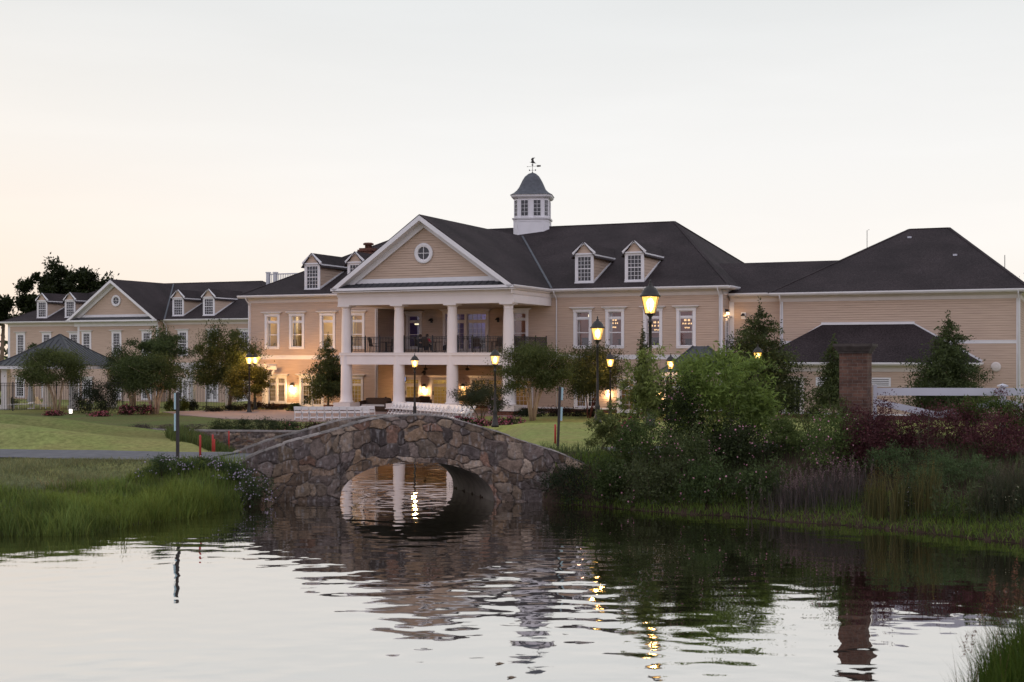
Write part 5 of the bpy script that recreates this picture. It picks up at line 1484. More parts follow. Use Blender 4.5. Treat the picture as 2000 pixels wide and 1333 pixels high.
def closed_umbrella(label, px, Y, zt):
    x = at(px, Y); t = thing('closed_umbrella', label, 'umbrella', (x, Y, 0))
    m = MB(); m.tube([(0, 0, 0), (0, 0, zt)], .03, 6); m.lathe([(.3, 0), (.28, .08), (.06, .1)], n=10); m.build('pole', 'trim', t)
    m = MB(); n = 12
    prof = [(.05, zt + .05), (.12, zt - .08), (.17, zt - .5), (.20, zt - 1.0), (.26, zt - 1.45), (.22, zt - 1.55)]
    vs = []; 
    for r, z in prof:
        for k in range(n): a = 2 * math.pi * k / n; rr = r * (1 + (.22 if k % 2 else -.15)); vs.append((rr * math.cos(a), rr * math.sin(a), z))
    m.add(vs, [(i * n + k, i * n + (k + 1) % n, (i + 1) * n + (k + 1) % n, (i + 1) * n + k) for i in range(len(prof) - 1) for k in range(n)], True); m.build('canopy', 'canvas', t)
closed_umbrella('folded white pool umbrella left of the pavilion tree', 61, 96.5, 2.1)
def lounger(label, px, Y, rz, z=.02):
    x = at(px, Y); t = thing('pool_lounger', label, 'sun lounger', (x, Y, z), rz, 'white pool loungers')
    m = MB(); m.box(-.32, .32, -.9, .35, .30, .35); m.build('seat', 'white_plastic', t)
    m = MB(); m.prism([(-.32, .35, .33), (.32, .35, .33), (.32, .85, .85), (-.32, .85, .85)], (0, .05, -.04)); m.build('backrest', 'white_plastic', t)
    for sx in (-1, 1):
        for y in (-.75, .5):
            m = MB(); m.box(sx * .28 - .025, sx * .28 + .025, y - .025, y + .025, 0, .30); m.build('leg', 'white_plastic', t)
lounger('white pool lounger left of the pavilion post', 14, 96.5, R(30)); lounger('white pool lounger beside the folded umbrella', 50, 97.5, R(-40)); lounger('white pool lounger behind the tree trunks', 82, 97, R(60)); lounger('white pool lounger at the right pavilion post', 168, 98.5, R(-20))
def path_light():
    Y = 88.; x = at(138, Y); t = thing('path_light', 'small glowing white box light in the grass below the pool fence', 'garden light', (x, Y, tz(x, Y)))
    m = MB(); m.box(-.085, .085, -.085, .085, -.05, .08); m.build('base', 'dark_wood', t)
    m = MB(); m.box(-.08, .08, -.08, .08, .08, .36); m.build('light_box', 'path_light', t)
    m = MB(); m.box(-.09, .09, -.09, .09, .361, .38); m.build('cap', 'dark_wood', t)
path_light()
def pergola():
    Y = 101.; x = at(376, Y); t = thing('pergola', 'white timber pergola with a braced square post behind the pool fence', 'pergola', (x, Y, 0), R(-20))
    for dx in (0, 3.2, 6.4):
        m = MB(); m.box(dx - .16, dx + .16, -.16, .16, 0, 2.9); m.box(dx - .22, dx + .22, -.22, .22, 2.7, 2.9); m.build('post', 'trim', t)
        m = MB(); m.beam((dx + .2, 0, 2.0), (dx + .8, 0, 2.85), .12); m.beam((dx - .2, 0, 2.0), (dx - .8, 0, 2.85), .12); m.build('brace', 'trim', t)
    m = MB(); m.box(-1, 7.4, -.08, .08, 2.9, 3.15); m.build('beam', 'trim', t)
    for k in range(12):
        m = MB(); m.box(-.8 + k * .7 - .03, -.8 + k * .7 + .03, -.9, .9, 3.151, 3.33); m.build('rafter', 'trim', t)
    lamp_light('pergola_light', (.6, 1.0, 2.2), 25, t, (1, .62, .25))
pergola()
def planter(label, px, Y, z0=None):
    x = at(px, Y); t = thing('flower_pot', label, 'flower pot', (x, Y, tz(x, Y) if z0 is None else z0))
    m = MB(); m.lathe([(.16, 0), (.26, .42), (.29, .44), (.29, .50), (.22, .50)], n=14); m.build('pot', 'house_brick', t)
    return t

# ------------------------------------------------------------------ leaves and plants
def unit(v): return v / np.maximum(np.linalg.norm(v, axis=-1, keepdims=True), 1e-9)
def leaf_mesh(name, P, size, col, parent, r, elong=2.0, up=.35, droop=0.0, mat='leaf', outc=None, align=0.0):
    """one small pointed leaf per point, folded along its midrib"""
    n = len(P)
    d = r.normal(size=(n, 3)); d[:, 2] += -droop
    if outc is not None: d = unit(d) + align * unit(P - outc)
    d = unit(d)
    nn = r.normal(size=(n, 3)); nn[:, 2] += up * 2
    s = unit(np.cross(d, nn)); nrm = np.cross(s, d)
    L = (size * r.uniform(.65, 1.3, n))[:, None]; W = L / elong * .5
    mid = P + d * L * .5
    fold = nrm * W * .35
    V = np.stack([P, mid + s * W + fold, P + d * L, mid - s * W + fold], 1).reshape(-1, 3)
    b = (np.arange(n) * 4)[:, None]
    f = np.concatenate([b + np.array([[0, 1, 2]]), b + np.array([[0, 2, 3]])], 1).reshape(-1)
    c = np.repeat(col, 4, 0)
    return mesh_np(name, V, f, np.full(2 * n, 3), mat, parent, c)
def leaf_cols(r, n, base, var=.25, clump=None, yellow=.15):
    base = np.array(base)
    l = r.uniform(1 - var, 1 + var, (n, 1))
    if clump is not None: l = l * clump[:, None]
    c = base * l
    y = r.uniform(0, yellow, (n, 1)); c = c * (1 + y * np.array([[1.6, .9, -.2]]))
    return np.clip(c, .002, .9)
def dome_pts(r, n, c, rad, nclump, hollow=.45, tight=.20, bottom=-.75, lumpy=.18):
    """leaf points gathered in clumps through a domed crown"""
    u = unit(r.normal(size=(nclump * 3, 3))); u = u[u[:, 2] > bottom][:nclump]; k = len(u)
    rr = hollow + (1 - hollow) * r.uniform(0, 1, k) ** .6
    rr *= 1 + r.normal(0, lumpy, k) * .6
    cc = u * rr[:, None]
    w = r.uniform(.5, 1.5, k); w /= w.sum()
    who = r.choice(k, n, p=w)
    g = r.normal(size=(n, 3)) * (tight * r.uniform(.6, 1.4, k))[who][:, None] * np.array([1, 1, .75])
    P = cc[who] + g
    lum = r.uniform(.72, 1.28, k)[who]
    return np.array(c) + P * np.array(rad), lum, np.array(c) + cc * np.array(rad)
def cone_pts(r, n, x, y, z0, z1, rmax, nlay=14, droop=.18, skew=1.0):
    """conical evergreen: boughs in rough whorls, longer towards the base"""
    B = []
    for k in range(nlay * 2):
        t = min(max((k + r.uniform(-.4, .4)) / (nlay * 2), 0), .985)
        R_ = rmax * 1.12 * (1 - t) ** .62 * (1 if t > .10 else .8); nb = max(4, int(11 * (1 - t) + 3))
        for j in range(nb):
            a = r.uniform(0, 6.283); ln = max(.12, R_ * r.uniform(.5, 1.12) * (1.25 if r.uniform() < .08 else 1))
            tip = np.array([x + ln * math.cos(a), y + ln * math.sin(a), z0 + (z1 - z0) * t - droop * ln + .15 * ln * r.normal()])
            B.append((np.array([x, y, z0 + (z1 - z0) * t]), tip, ln))
    w = np.array([b[2] for b in B]) ** 1.25; w /= w.sum(); cnt = r.multinomial(n, w)
    P = []; lum = []
    for (root, tip, ln), m in zip(B, cnt):
        if m == 0: continue
        s = r.uniform(0, 1.06, m) ** .62
        q = root + (tip - root) * s[:, None] + r.normal(size=(m, 3)) * (.05 + .10 * ln) * np.array([1, 1, .5])
        q[:, 2] += .10 * ln * np.sin(s * 3.1)
        P.append(q); lum.append(np.full(m, r.uniform(.65, 1.35)))
    m = 50; q = np.array([x, y, z1]) + r.normal(size=(m, 3)) * np.array([.05, .05, .25]); P.append(q); lum.append(np.ones(m))
    return np.concatenate(P), np.concatenate(lum), [b[:2] for b in B]
PX = lambda px, Y: at(px, Y)
PZ = lambda py, Y: CAMZ - (py - HY) * Y / F_PX
NSEED = [100]
def nr():
    NSEED[0] += 1; return np.random.default_rng(NSEED[0])
def dome_tree(name, label, cat, Y, box, base_px, base_y=None, n=6500, size=.13, col=(.045, .062, .022), stems=5, bark='pale_bark', nclump=60, group=None, trunk_r=.07, split=.25, flowers=None, hollow=.45, tight=.2, elong=2.2, ground=None, depth=.95, lumpy=.18, bottom=-.75):
    r = nr(); x0, x1, y0, y1 = box
    x = PX(base_px, Y); z0 = tz(x, Y) if ground is None else ground
    t = thing(name, label, cat, (x, Y, z0), 0, group)
    c = np.array([PX((x0 + x1) / 2, Y) - x, 0, (PZ(y0, Y) + PZ(y1, Y)) / 2 - z0])
    rad = np.array([PX(x1, Y) - PX(x0, Y), (PX(x1, Y) - PX(x0, Y)) * depth, PZ(y0, Y) - PZ(y1, Y)]) / 2 * .93
    n = int(n * (3.0 if cat == 'tree' else 1.8)); P, lum, cc = dome_pts(r, n, c, rad, nclump, hollow, tight, bottom, lumpy)
    ok = P[:, 2] > .03; P, lum = P[ok], lum[ok]
    leaf_mesh('foliage', P, size, leaf_cols(r, len(P), col, .28, lum), t, r, elong, outc=c, align=.5)
    if stems:
        m = MB(); zc = c[2] - rad[2] * .55
        tops = cc[r.permutation(len(cc))[:stems * 4]]
        for k in range(stems):
            a = 6.283 * k / stems + r.uniform(-.4, .4); b = trunk_r * (1.6 if stems > 1 else .3)
            foot = Vector((b * math.cos(a), b * math.sin(a), -.06))
            e = Vector((c[0] + split * rad[0] * 1.3 * math.cos(a), split * rad[1] * 1.3 * math.sin(a), zc)); mid = foot.lerp(e, .5) + Vector((r.normal() * .05, r.normal() * .05, .1)); mid.x = foot.x + (e.x - foot.x) * .35
            m.tube([foot, mid, e], [trunk_r, trunk_r * .8, trunk_r * .6], 7)
            for q in tops[k * 4:(k + 1) * 4]:
                q = Vector(q); q.z = max(q.z, zc + .1)
                m.tube([e - (e - mid) * .1, e.lerp(q, .5) + Vector((0, 0, .08)), q], [trunk_r * .55, trunk_r * .35, trunk_r * .12], 5)
        m.build('trunk', bark, t)
    if flowers:
        fn, fc, fs = flowers
        i = r.permutation(len(P))[:fn * 6]; dq = P[i] - c; s_ = np.linalg.norm(dq / rad, axis=1); i = i[np.argsort(-s_ + .5 * (dq[:, 1] > 0))][:fn]
        blossoms('flowers', P[i], fs, fc, t, r)
    return t
def blossoms(name, P, size, col, parent, r):
    """small five petalled blossoms"""
    n = len(P); V = []; F = []
    base = np.array(col)
    nrm = unit(r.normal(size=(n, 3)) + np.array([0, -1.2, .8]))
    a = unit(np.cross(nrm, np.array([0, 0, 1.]))); b = np.cross(nrm, a)
    s = size * r.uniform(.6, 1.3, n)
    ang = np.arange(10) * 2 * math.pi / 10
    rr = np.where(np.arange(10) % 2 == 0, .5, .30)
    ring = P[:, None] + (a[:, None] * np.cos(ang)[None, :, None] + b[:, None] * np.sin(ang)[None, :, None]) * rr[None, :, None] * s[:, None, None] + nrm[:, None] * (s * .16)[:, None, None]
    ctr = P[:, None]
    V = np.concatenate([ctr, ring], 1).reshape(-1, 3)
    o = (np.arange(n) * 11)[:, None]
    tri = np.array([[0, 1 + k, 1 + (k + 1) % 10] for k in range(10)]).reshape(1, -1)
    f = (o + tri).reshape(-1)
    c = np.repeat(np.clip(base * r.uniform(.7, 1.2, (n, 1)) + r.uniform(0, .12, (n, 1)), 0, .9), 11, 0)
    return tag(mesh_np(name, V, f, np.full(n * 10, 3), 'petal', parent, c), kind='stuff')
def cone_tree(name, label, Y, px, y_top, y_bot, half_px, base_y=None, n=6000, size=.12, col=(.058, .080, .032), trunk=.08, nlay=15, group=None, droop=.18, elong=2.2):
    r = nr(); x = PX(px, Y); z0 = tz(x, Y)
    t = thing(name, label, 'tree', (x, Y, z0), 0, group)
    rm = half_px * Y / F_PX
    P, lum, tips = cone_pts(r, int(n * 2.2), 0, 0, PZ(y_bot, Y) - z0, PZ(y_top, Y) - z0, rm, nlay, droop)
    P = P[P[:, 2] > .05]; lum = lum[:len(P)]
    leaf_mesh('foliage', P, size, leaf_cols(r, len(P), col, .3, lum), t, r, elong, up=.5)
    m = MB(); zt = PZ(y_top, Y) - z0
    m.tube([(0, 0, -.08), (.02, .01, zt * .4), (-.02, 0, zt * .97)], [trunk, trunk * .7, trunk * .15], 7)
    for a, b in tips[::9]: m.tube([tuple(a), tuple(a + (b - a) * .85)], [trunk * .25, trunk * .08], 4, False)
    m.build('trunk', 'bark', t)
    return t
def shrub(label, Y, box, n=3500, size=.075, col=(.035, .048, .02), name='shrub', cat='shrub', group=None, flowers=None, elong=1.9, nclump=40, depth=.9, hollow=.35, tight=.24, ground=None, lumpy=.2, sink=.25, boxy=0.0):
    """low dense shrub that fills its box down to the ground"""
    r = nr(); x0, x1, y0, y1 = box
    x = PX((x0 + x1) / 2, Y); z0 = tz(x, Y) if ground is None else ground
    t = thing(name, label, cat, (x, Y, z0), 0, group)
    zt = max(PZ(y0, Y) - z0, .3); zb = min(PZ(y1, Y) - z0, zt - .25)
    zb = max(zb, -.1)
    c = np.array([0, 0, zb + (zt - zb) * .42]); rad = np.array([(x1 - x0) * Y / F_PX / 2, (x1 - x0) * Y / F_PX / 2 * depth, (zt - zb) * .58]) * .9
    P, lum, cc = dome_pts(r, n, c, rad, nclump, hollow, tight, -.8, lumpy)
    if boxy:
        q = (P - c) / rad; m_ = np.max(np.abs(q), 1); e = np.linalg.norm(q, axis=1); f = (e / np.maximum(m_, 1e-6)) ** boxy; P = c + q * f[:, None] * rad
    ok = P[:, 2] > .0; P, lum = P[ok], lum[ok]
    leaf_mesh('foliage', P, size, leaf_cols(r, len(P), col, .32, lum), t, r, elong, outc=c, align=.6)
    m = MB()
    for k in range(7):
        q = cc[r.integers(len(cc))]; m.tube([(q[0] * .15, q[1] * .15, -.1), (q[0] * .5, q[1] * .5, max(q[2], .2) * .6), tuple(q)], [.022, .015, .006], 4, False)
    m.build('branches', 'stem', t)
    if flowers:
        fn, fc, fs = flowers
        i = r.permutation(len(P))[:fn * 5]; s_ = np.linalg.norm((P[i] - c) / rad, axis=1) - .6 * (P[i][:, 1] > .1); i = i[np.argsort(-s_)][:fn]
        blossoms('flowers', P[i] + np.array([0, -.03, .02]), fs, fc, t, r)
    return t
def blades(name, X, Y_, h, col, lean=.35, width=.012, parent=None, mat='grass_blade', z=None, label=None, kind=None, zoff=-.03):
    r = nr(); n = len(X)
    Z = terr(X, Y_) + zoff if z is None else z
    a = r.uniform(0, 6.283, n); d = np.stack([np.cos(a), np.sin(a)], -1)
    f = r.uniform(0, 6.283, n); s = np.stack([np.cos(f), np.sin(f)], -1)
    l = (lean * r.uniform(.2, 1.4, n) * h)[:, None]; w = (width * r.uniform(.6, 1.4, n))[:, None]
    b = np.stack([X, Y_], -1)
    v0 = np.column_stack([b - s * w, Z]); v1 = np.column_stack([b + s * w, Z])
    v2 = np.column_stack([b + d * l * .3 + s * w * .8, Z + h * .58]); v3 = np.column_stack([b + d * l * .3 - s * w * .8, Z + h * .58])
    v4 = np.column_stack([b + d * l, Z + h * (1 - .25 * (l[:, 0] / np.maximum(h, .01)) ** 2)])
    V = np.stack([v0, v1, v2, v3, v4], 1).reshape(-1, 3)
    o = (np.arange(n) * 5)[:, None]
    loops = (o + np.array([[0, 1, 2, 3, 3, 2, 4]])).reshape(-1); cnt = np.tile([4, 3], n)
    return mesh_np(name, V, loops, cnt, mat, parent, np.repeat(col, 5, 0))
def gcol(n, base, var=.3, r=None):
    r = r or nr(); l = r.uniform(1 - var, 1 + var, (n, 1)); return np.clip(np.array(base) * l * (1 + r.uniform(-.15, .25, (n, 1)) * np.array([[1, .3, 0]])), .002, .9)

CR = (.075, .095, .032)
# crape myrtles, pool side
dome_tree('crape_myrtle', 'round crape myrtle with pale trunks standing before the poolside pavilion', 'tree', 91.5, (46, 168, 683, 764), 112, col=CR, n=7000, group='crape myrtles around the clubhouse')
dome_tree('crape_myrtle', 'wide crape myrtle with thick pale trunks rising from the red shrub bed', 'tree', 88.5, (238, 365, 683, 776), 302, col=(.055, .075, .026), n=8500, stems=4, trunk_r=.11, group='crape myrtles around the clubhouse', nclump=75)
dome_tree('crape_myrtle', 'crape myrtle partly hidden behind the wide one by the pool fence', 'tree', 97.0, (208, 290, 684, 768), 262, col=(.046, .066, .024), n=5500, group='crape myrtles around the clubhouse')
# broad trees beyond the pool fence
dome_tree('garden_tree', 'broad layered garden tree before the left end of the clubhouse', 'tree', 95.5, (372, 500, 648, 782), 447, col=(.050, .066, .022), n=9000, stems=1, bark='bark', trunk_r=.16, size=.15, nclump=75, tight=.16, lumpy=.35)
dome_tree('garden_tree', 'tall open garden tree behind the crape myrtles, in front of the far wing', 'tree', 104., (253, 385, 650, 742), 330, col=(.056, .078, .030), n=5200, stems=1, bark='bark', trunk_r=.12, size=.15, nclump=42, tight=.13, lumpy=.45, hollow=.3)
dome_tree('small_tree', 'small tree glowing yellow under the pair of lamp posts', 'tree', 93.0, (447, 530, 706, 786), 492, col=(.065, .070, .018), n=3800, stems=3, bark='stem', trunk_r=.04, size=.13, nclump=40, tight=.15, lumpy=.3)
dome_tree('garden_tree', 'dark small tree showing left of the pavilion roof', 'tree', 103., (40, 90, 672, 720), 60, col=(.035, .05, .02), n=1500, stems=1, bark='bark', size=.14, nclump=18)
# portico side
dome_tree('crape_myrtle', 'large crape myrtle with pale forked trunks right of the portico', 'tree', 78.5, (972, 1112, 673, 778), 1040, col=CR, n=9500, stems=6, trunk_r=.07, group='crape myrtles around the clubhouse', nclump=80, size=.12)
dome_tree('crape_myrtle', 'crape myrtle with thin reddish branches between two lamp posts', 'tree', 82.0, (1102, 1216, 680, 785), 1150, col=(.056, .068, .024), n=8000, stems=5, trunk_r=.04, bark='red_stem', group='crape myrtles around the clubhouse', nclump=70, size=.12)
dome_tree('twiggy_shrub', 'dark twiggy spreading shrub with upswept branches on the lawn before the portico', 'shrub', 74.0, (880, 995, 745, 806), 940, col=(.044, .054, .03), n=4800, stems=7, bark='stem', trunk_r=.022, size=.10, nclump=50, tight=.17, lumpy=.35, split=.3, hollow=.2)
cone_tree('conical_tree', 'dark conical evergreen against the clubhouse wall left of the portico', 93.5, 641, 660, 770, 44, n=9000, size=.13, trunk=.10, group='conical evergreens by the buildings')
cone_tree('conical_tree', 'slim conical evergreen behind the tallest lamp post', 83.5, 1256, 646, 790, 22, n=6000, size=.13, group='conical evergreens by the buildings')
cone_tree('conical_tree', 'tall loose conical evergreen between the clubhouse corner and the low annex', 74.0, 1483, 602, 800, 92, n=17000, size=.16, trunk=.12, nlay=18, col=(.056, .074, .030), group='conical evergreens by the buildings', droop=.05)
cone_tree('conical_tree', 'slender conical evergreen just left of the brick pier', 71.0, 1628, 665, 790, 40, n=7000, size=.13, group='conical evergreens by the buildings')
cone_tree('conical_tree', 'bushy conical evergreen behind the white rail fence', 69.0, 1851, 622, 800, 76, n=16000, size=.14, trunk=.12, nlay=17, group='conical evergreens by the buildings')
# trees far behind the wing
for lab, Y, box, bp, n_ in (('large dark oak rising behind the far wing roof, leftmost of the crown lobes', 185., (40, 104, 545, 640), 70, 2600), ('large dark oak behind the far wing with the tallest rounded crown', 190., (78, 150, 520, 640), 118, 3200), ('dark oak behind the far wing reaching right towards the pediment', 186., (138, 214, 513, 640), 168, 3000), ('dark tree at the left edge of the photo behind the far wing', 180., (-30, 26, 583, 650), 0, 2000)):
    dome_tree('oak_tree', lab, 'tree', Y, box, bp, col=(.020, .028, .010), n=n_, stems=1, bark='bark', trunk_r=.35, size=.55, nclump=26, tight=.15, lumpy=.3, hollow=.35, ground=-1.0, group='oaks behind the far wing')
dome_tree('oak_tree', 'small dark tree top showing beyond the right wing roof', 'tree', 190., (1988, 2060, 520, 640), 2020, col=(.02, .028, .012), n=1500, stems=1, bark='bark', trunk_r=.3, size=.5, nclump=20, ground=0)
r_ = nr()
TL = np.column_stack([r_.uniform(-420, 420, 5000), r_.uniform(300, 380, 5000), r_.uniform(0, 1, 5000) ** .7 * 9])
tag(leaf_mesh('distant_woods', TL, 2.2, leaf_cols(r_, 5000, (.02, .03, .012)), None, r_), 'dark band of distant woods beyond the buildings', 'woods', kind='stuff')

# beds and hedges by the buildings
H_ = [('rounded green hedge bush by the clubhouse french doors', 92.5, (563, 590, 788, 812), (.028, .042, .014), 1400),
      ('low dark red hedge under the left clubhouse windows, left part', 96.0, (468, 520, 786, 806), (.035, .022, .018), 1800), ('low dark red hedge under the left clubhouse windows, right part', 95.5, (515, 566, 787, 807), (.035, .022, .016), 1800),
      ('rounded yellow-green clipped bush by the pool gate, left one', 94.0, (322, 346, 777, 806), (.060, .072, .015), 1500), ('rounded yellow-green clipped bush by the pool gate, right one', 94.0, (347, 371, 777, 808), (.065, .075, .016), 1500), ('dark clipped bush right of the two yellow-green ones', 94.5, (368, 386, 783, 806), (.022, .028, .014), 1000),
      ('big dark shrub before the pool fence left of the wide crape myrtle', 90.0, (140, 198, 738, 806), (.026, .034, .018), 3800), ('dark loose shrub against the pool fence, right of the pavilion', 90.5, (180, 236, 742, 806), (.025, .032, .018), 3600),
      ('low dark shrub at the foot of the crape myrtle by the pool gate', 92.0, (395, 440, 794, 808), (.020, .020, .016), 1200), ('low dark shrub left of the lamp post pair', 93.5, (436, 476, 790, 808), (.022, .022, .016), 1200),
      ('dark green hedge below the right clubhouse windows', 84.0, (1010, 1072, 796, 815), (.018, .024, .012), 2200), ('dark red hedge below the right clubhouse windows', 84.5, (1068, 1130, 795, 818), (.030, .018, .016), 2400), ('dark hedge at the foot of the tall lawn lamp', 84.0, (1122, 1180, 797, 818), (.022, .022, .014), 2200), ('dark low hedge before the french door right of the lamps', 82.5, (1210, 1262, 806, 822), (.02, .024, .014), 1500),
      ('clipped green hedge at the left edge inside the pool fence', 99.0, (-14, 32, 772, 796), (.055, .060, .012), 1800), ('dark leafy shrub below the annex window', 74.0, (1570, 1612, 795, 822), (.016, .022, .014), 1500)]
for lab, Y, box, c, n_ in H_: shrub(lab, Y, box, n_, .10, c, 'hedge', 'hedge', nclump=34, tight=.24)
for lab, Y, box in (('red flowering azalea at the foot of the wide crape myrtle, left', 87.5, (232, 262, 791, 810)), ('red flowering azalea at the foot of the wide crape myrtle, right', 87.8, (258, 296, 789, 808)), ('red azalea below the glowing box light', 86.0, (88, 124, 804, 814)), ('red azalea left of the marker post on the mound', 85.0, (178, 214, 806, 816))):
    shrub(lab, Y, box, 1500, .09, (.055, .026, .020), 'azalea', 'shrub', flowers=(70, (.30, .05, .07), .11), group='red azaleas in the lawn beds')
for lab, Y, box in (('pink and red flower bed beside the twiggy shrub, left', 72.5, (905, 955, 818, 842)), ('pink and red flower bed at the foot of the lawn lamp post', 70.0, (948, 990, 815, 834)), ('red flower bed right of the lawn lamp post', 71.0, (985, 1022, 811, 833)), ('pink flower bed at the right end of the chairs', 75.0, (880, 925, 815, 833))):
    shrub(lab, Y, box, 1500, .08, (.032, .036, .018), 'flower_bush', 'flowers', flowers=(85, (.30, .05, .09), .10), group='pink flower bushes before the portico')
shrub('pale pink flowering bush beside the right porch column', 79.5, (955, 978, 776, 806), 1200, .09, (.04, .05, .03), 'flower_bush', 'flowers', flowers=(90, (.55, .38, .50), .12))
for k, (lab, box, c) in enumerate((('loose green shrub in the bed behind the retaining wall, leftmost', (408, 462, 820, 846), (.04, .055, .02)), ('green shrub in the wall bed, second from the left', (450, 505, 818, 846), (.035, .05, .02)), ('tall feathery shrub in the wall bed below the lamp pair', (495, 548, 815, 846), (.04, .052, .025)), ('green shrub in the wall bed before the left chairs', (538, 592, 819, 846), (.032, .045, .02)), ('reddish shrub in the wall bed beside the bridge parapet', (584, 640, 822, 846), (.05, .038, .022)), ('small green shrub in the wall bed nearest the bridge parapet', (632, 690, 818, 842), (.035, .045, .02)))):
    shrub(lab, 69.6 + .3 * (k % 2), box, 2200, .085, c, 'bed_shrub', 'shrub', elong=2.6, flowers=(25, (.40, .10, .12), .06) if k in (3, 4) else None, lumpy=.4)
for k, (lab, box) in enumerate((('mounded grey-purple herb by the retaining wall, left', (255, 300, 828, 840)), ('mounded grey-purple herb by the retaining wall, middle', (300, 352, 829, 843)), ('mounded grey-purple herb by the retaining wall, right', (346, 402, 826, 845)))):
    shrub(lab, 70.0, box, 1300, .07, (.075, .058, .062), 'herb_mound', 'shrub', elong=3)

# ------------------------------------------------------------------ the planted right bank
r0 = nr()
shrub('tall rounded shrub with glossy bright green leaves, the biggest bush on the right bank', 44.5, (1312, 1506, 688, 868), 15000, .19, (.150, .215, .055), 'laurel_shrub', 'shrub', elong=3.4, nclump=95, hollow=.62, tight=.13, lumpy=.10, boxy=.6, depth=.95)
dome_tree('leafy_sapling', 'upright leafy green sapling in front of the tallest lamp post', 'tree', 43.6, (1216, 1314, 690, 850), 1262, col=(.17, .215, .065), n=1250, stems=3, bark='stem', trunk_r=.022, size=.17, elong=3.4, nclump=48, tight=.13, lumpy=.45, hollow=.15, split=.3, bottom=-.95)
dome_tree('leafy_sapling', 'thin arching leafy sapling leaning left at the end of the path', 'tree', 42.6, (1150, 1222, 792, 900), 1208, col=(.11, .135, .045), n=1100, stems=3, bark='stem', trunk_r=.014, size=.12, elong=3.2, nclump=26, tight=.12, lumpy=.5, hollow=.25, split=.5)
ROSE = (.62, .26, .36)
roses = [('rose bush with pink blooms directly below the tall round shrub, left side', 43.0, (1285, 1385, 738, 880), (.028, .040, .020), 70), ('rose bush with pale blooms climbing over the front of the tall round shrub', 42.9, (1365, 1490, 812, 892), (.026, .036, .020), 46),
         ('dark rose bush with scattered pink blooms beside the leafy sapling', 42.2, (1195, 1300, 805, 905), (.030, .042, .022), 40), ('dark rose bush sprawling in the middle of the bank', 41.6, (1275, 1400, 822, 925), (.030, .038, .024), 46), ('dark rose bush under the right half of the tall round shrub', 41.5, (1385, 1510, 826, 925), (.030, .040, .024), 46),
         ('rose bush with many pink blooms left of the barberry hedge', 40.0, (1560, 1700, 800, 912), (.034, .048, .024), 70), ('rose bush with sparse blooms between the round shrub and the many-bloomed one', 42.0, (1485, 1580, 806, 905), (.036, .048, .024), 34),
         ('low dark bush at the water side left of the rose bushes', 41.3, (1150, 1230, 880, 975), (.024, .034, .018), 8), ('low grey-green bush at the water side below the sapling', 40.6, (1215, 1330, 885, 985), (.030, .036, .026), 14), ('low dark green bush in the middle of the shore', 40.0, (1320, 1440, 890, 1000), (.026, .038, .022), 16), ('low dark green bush on the shore below the sparse roses', 39.6, (1430, 1540, 895, 1005), (.026, .036, .022), 14)]
for lab, Y, box, c, fn in roses:
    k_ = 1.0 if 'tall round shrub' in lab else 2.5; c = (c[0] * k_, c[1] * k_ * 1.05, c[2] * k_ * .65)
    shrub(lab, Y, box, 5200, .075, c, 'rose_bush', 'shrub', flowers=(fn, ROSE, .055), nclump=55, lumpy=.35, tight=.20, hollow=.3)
shrub('bush with a few crimson blooms at the left edge of the bank', 43.2, (1195, 1250, 812, 880), 1500, .08, (.04, .052, .022), 'flower_bush', 'flowers', flowers=(26, (.45, .02, .10), .09))
BARB = (.088, .033, .040)
for lab, Y, box in (('purple-red barberry covering the foot of the brick pier', 39.75, (1640, 1735, 800, 912)), ('purple-red barberry next to the brick pier', 40.2, (1665, 1775, 785, 905)), ('purple-red barberry below the low fence board', 40.0, (1735, 1850, 792, 915)), ('purple-red barberry in the middle of the hedge, tallest twigs', 40.4, (1815, 1935, 776, 920)), ('purple-red barberry at the right edge, front', 39.0, (1890, 2010, 812, 945)), ('purple-red barberry at the right edge behind the front one', 40.5, (1930, 2060, 780, 915))):
    shrub(lab, Y, box, 5200, .065, BARB, 'barberry', 'shrub', nclump=60, lumpy=.4, tight=.2, hollow=.3, elong=1.7, group='purple barberry hedge on the right bank')
for lab, Y, box in (('bright green bush between the fence post and the barberries, left', 40.7, (1872, 1922, 772, 830)), ('bright green bush under the capped fence post', 40.75, (1915, 1985, 774, 835)), ('bright green bush at the right edge of the photo by the fence', 40.2, (1975, 2040, 768, 840))):
    shrub(lab, Y, box, 1800, .10, (.070, .105, .028), 'green_bush', 'shrub', elong=2.6, nclump=30)
shrub('loose yellow-green weeds on the grass behind the rose bushes', 44.2, (1540, 1625, 788, 850), 900, .10, (.085, .105, .035), 'weed_clump', 'weeds', elong=2.6, lumpy=.6, hollow=.1)
shrub('loose pale green sprigs at the foot of the brick pier', 40.6, (1618, 1668, 770, 830), 500, .09, (.09, .11, .045), 'weed_clump', 'weeds', elong=2.6, lumpy=.6, hollow=.1)
for k, (lab, Y, box) in enumerate((('low blue-green juniper below the barberries, left', 38.8, (1690, 1790, 866, 925)), ('low blue-green juniper below the barberries, middle', 38.4, (1770, 1880, 872, 935)), ('low green juniper below the barberries, right', 37.6, (1850, 1960, 890, 950)), ('low juniper spreading down the bank to the shore reeds', 37.6, (1740, 1870, 905, 965)))):
    shrub(lab, Y, box, 3600, .06, (.075, .118, .050), 'juniper', 'shrub', elong=3.2, nclump=50, tight=.16, depth=1.0, hollow=.3)
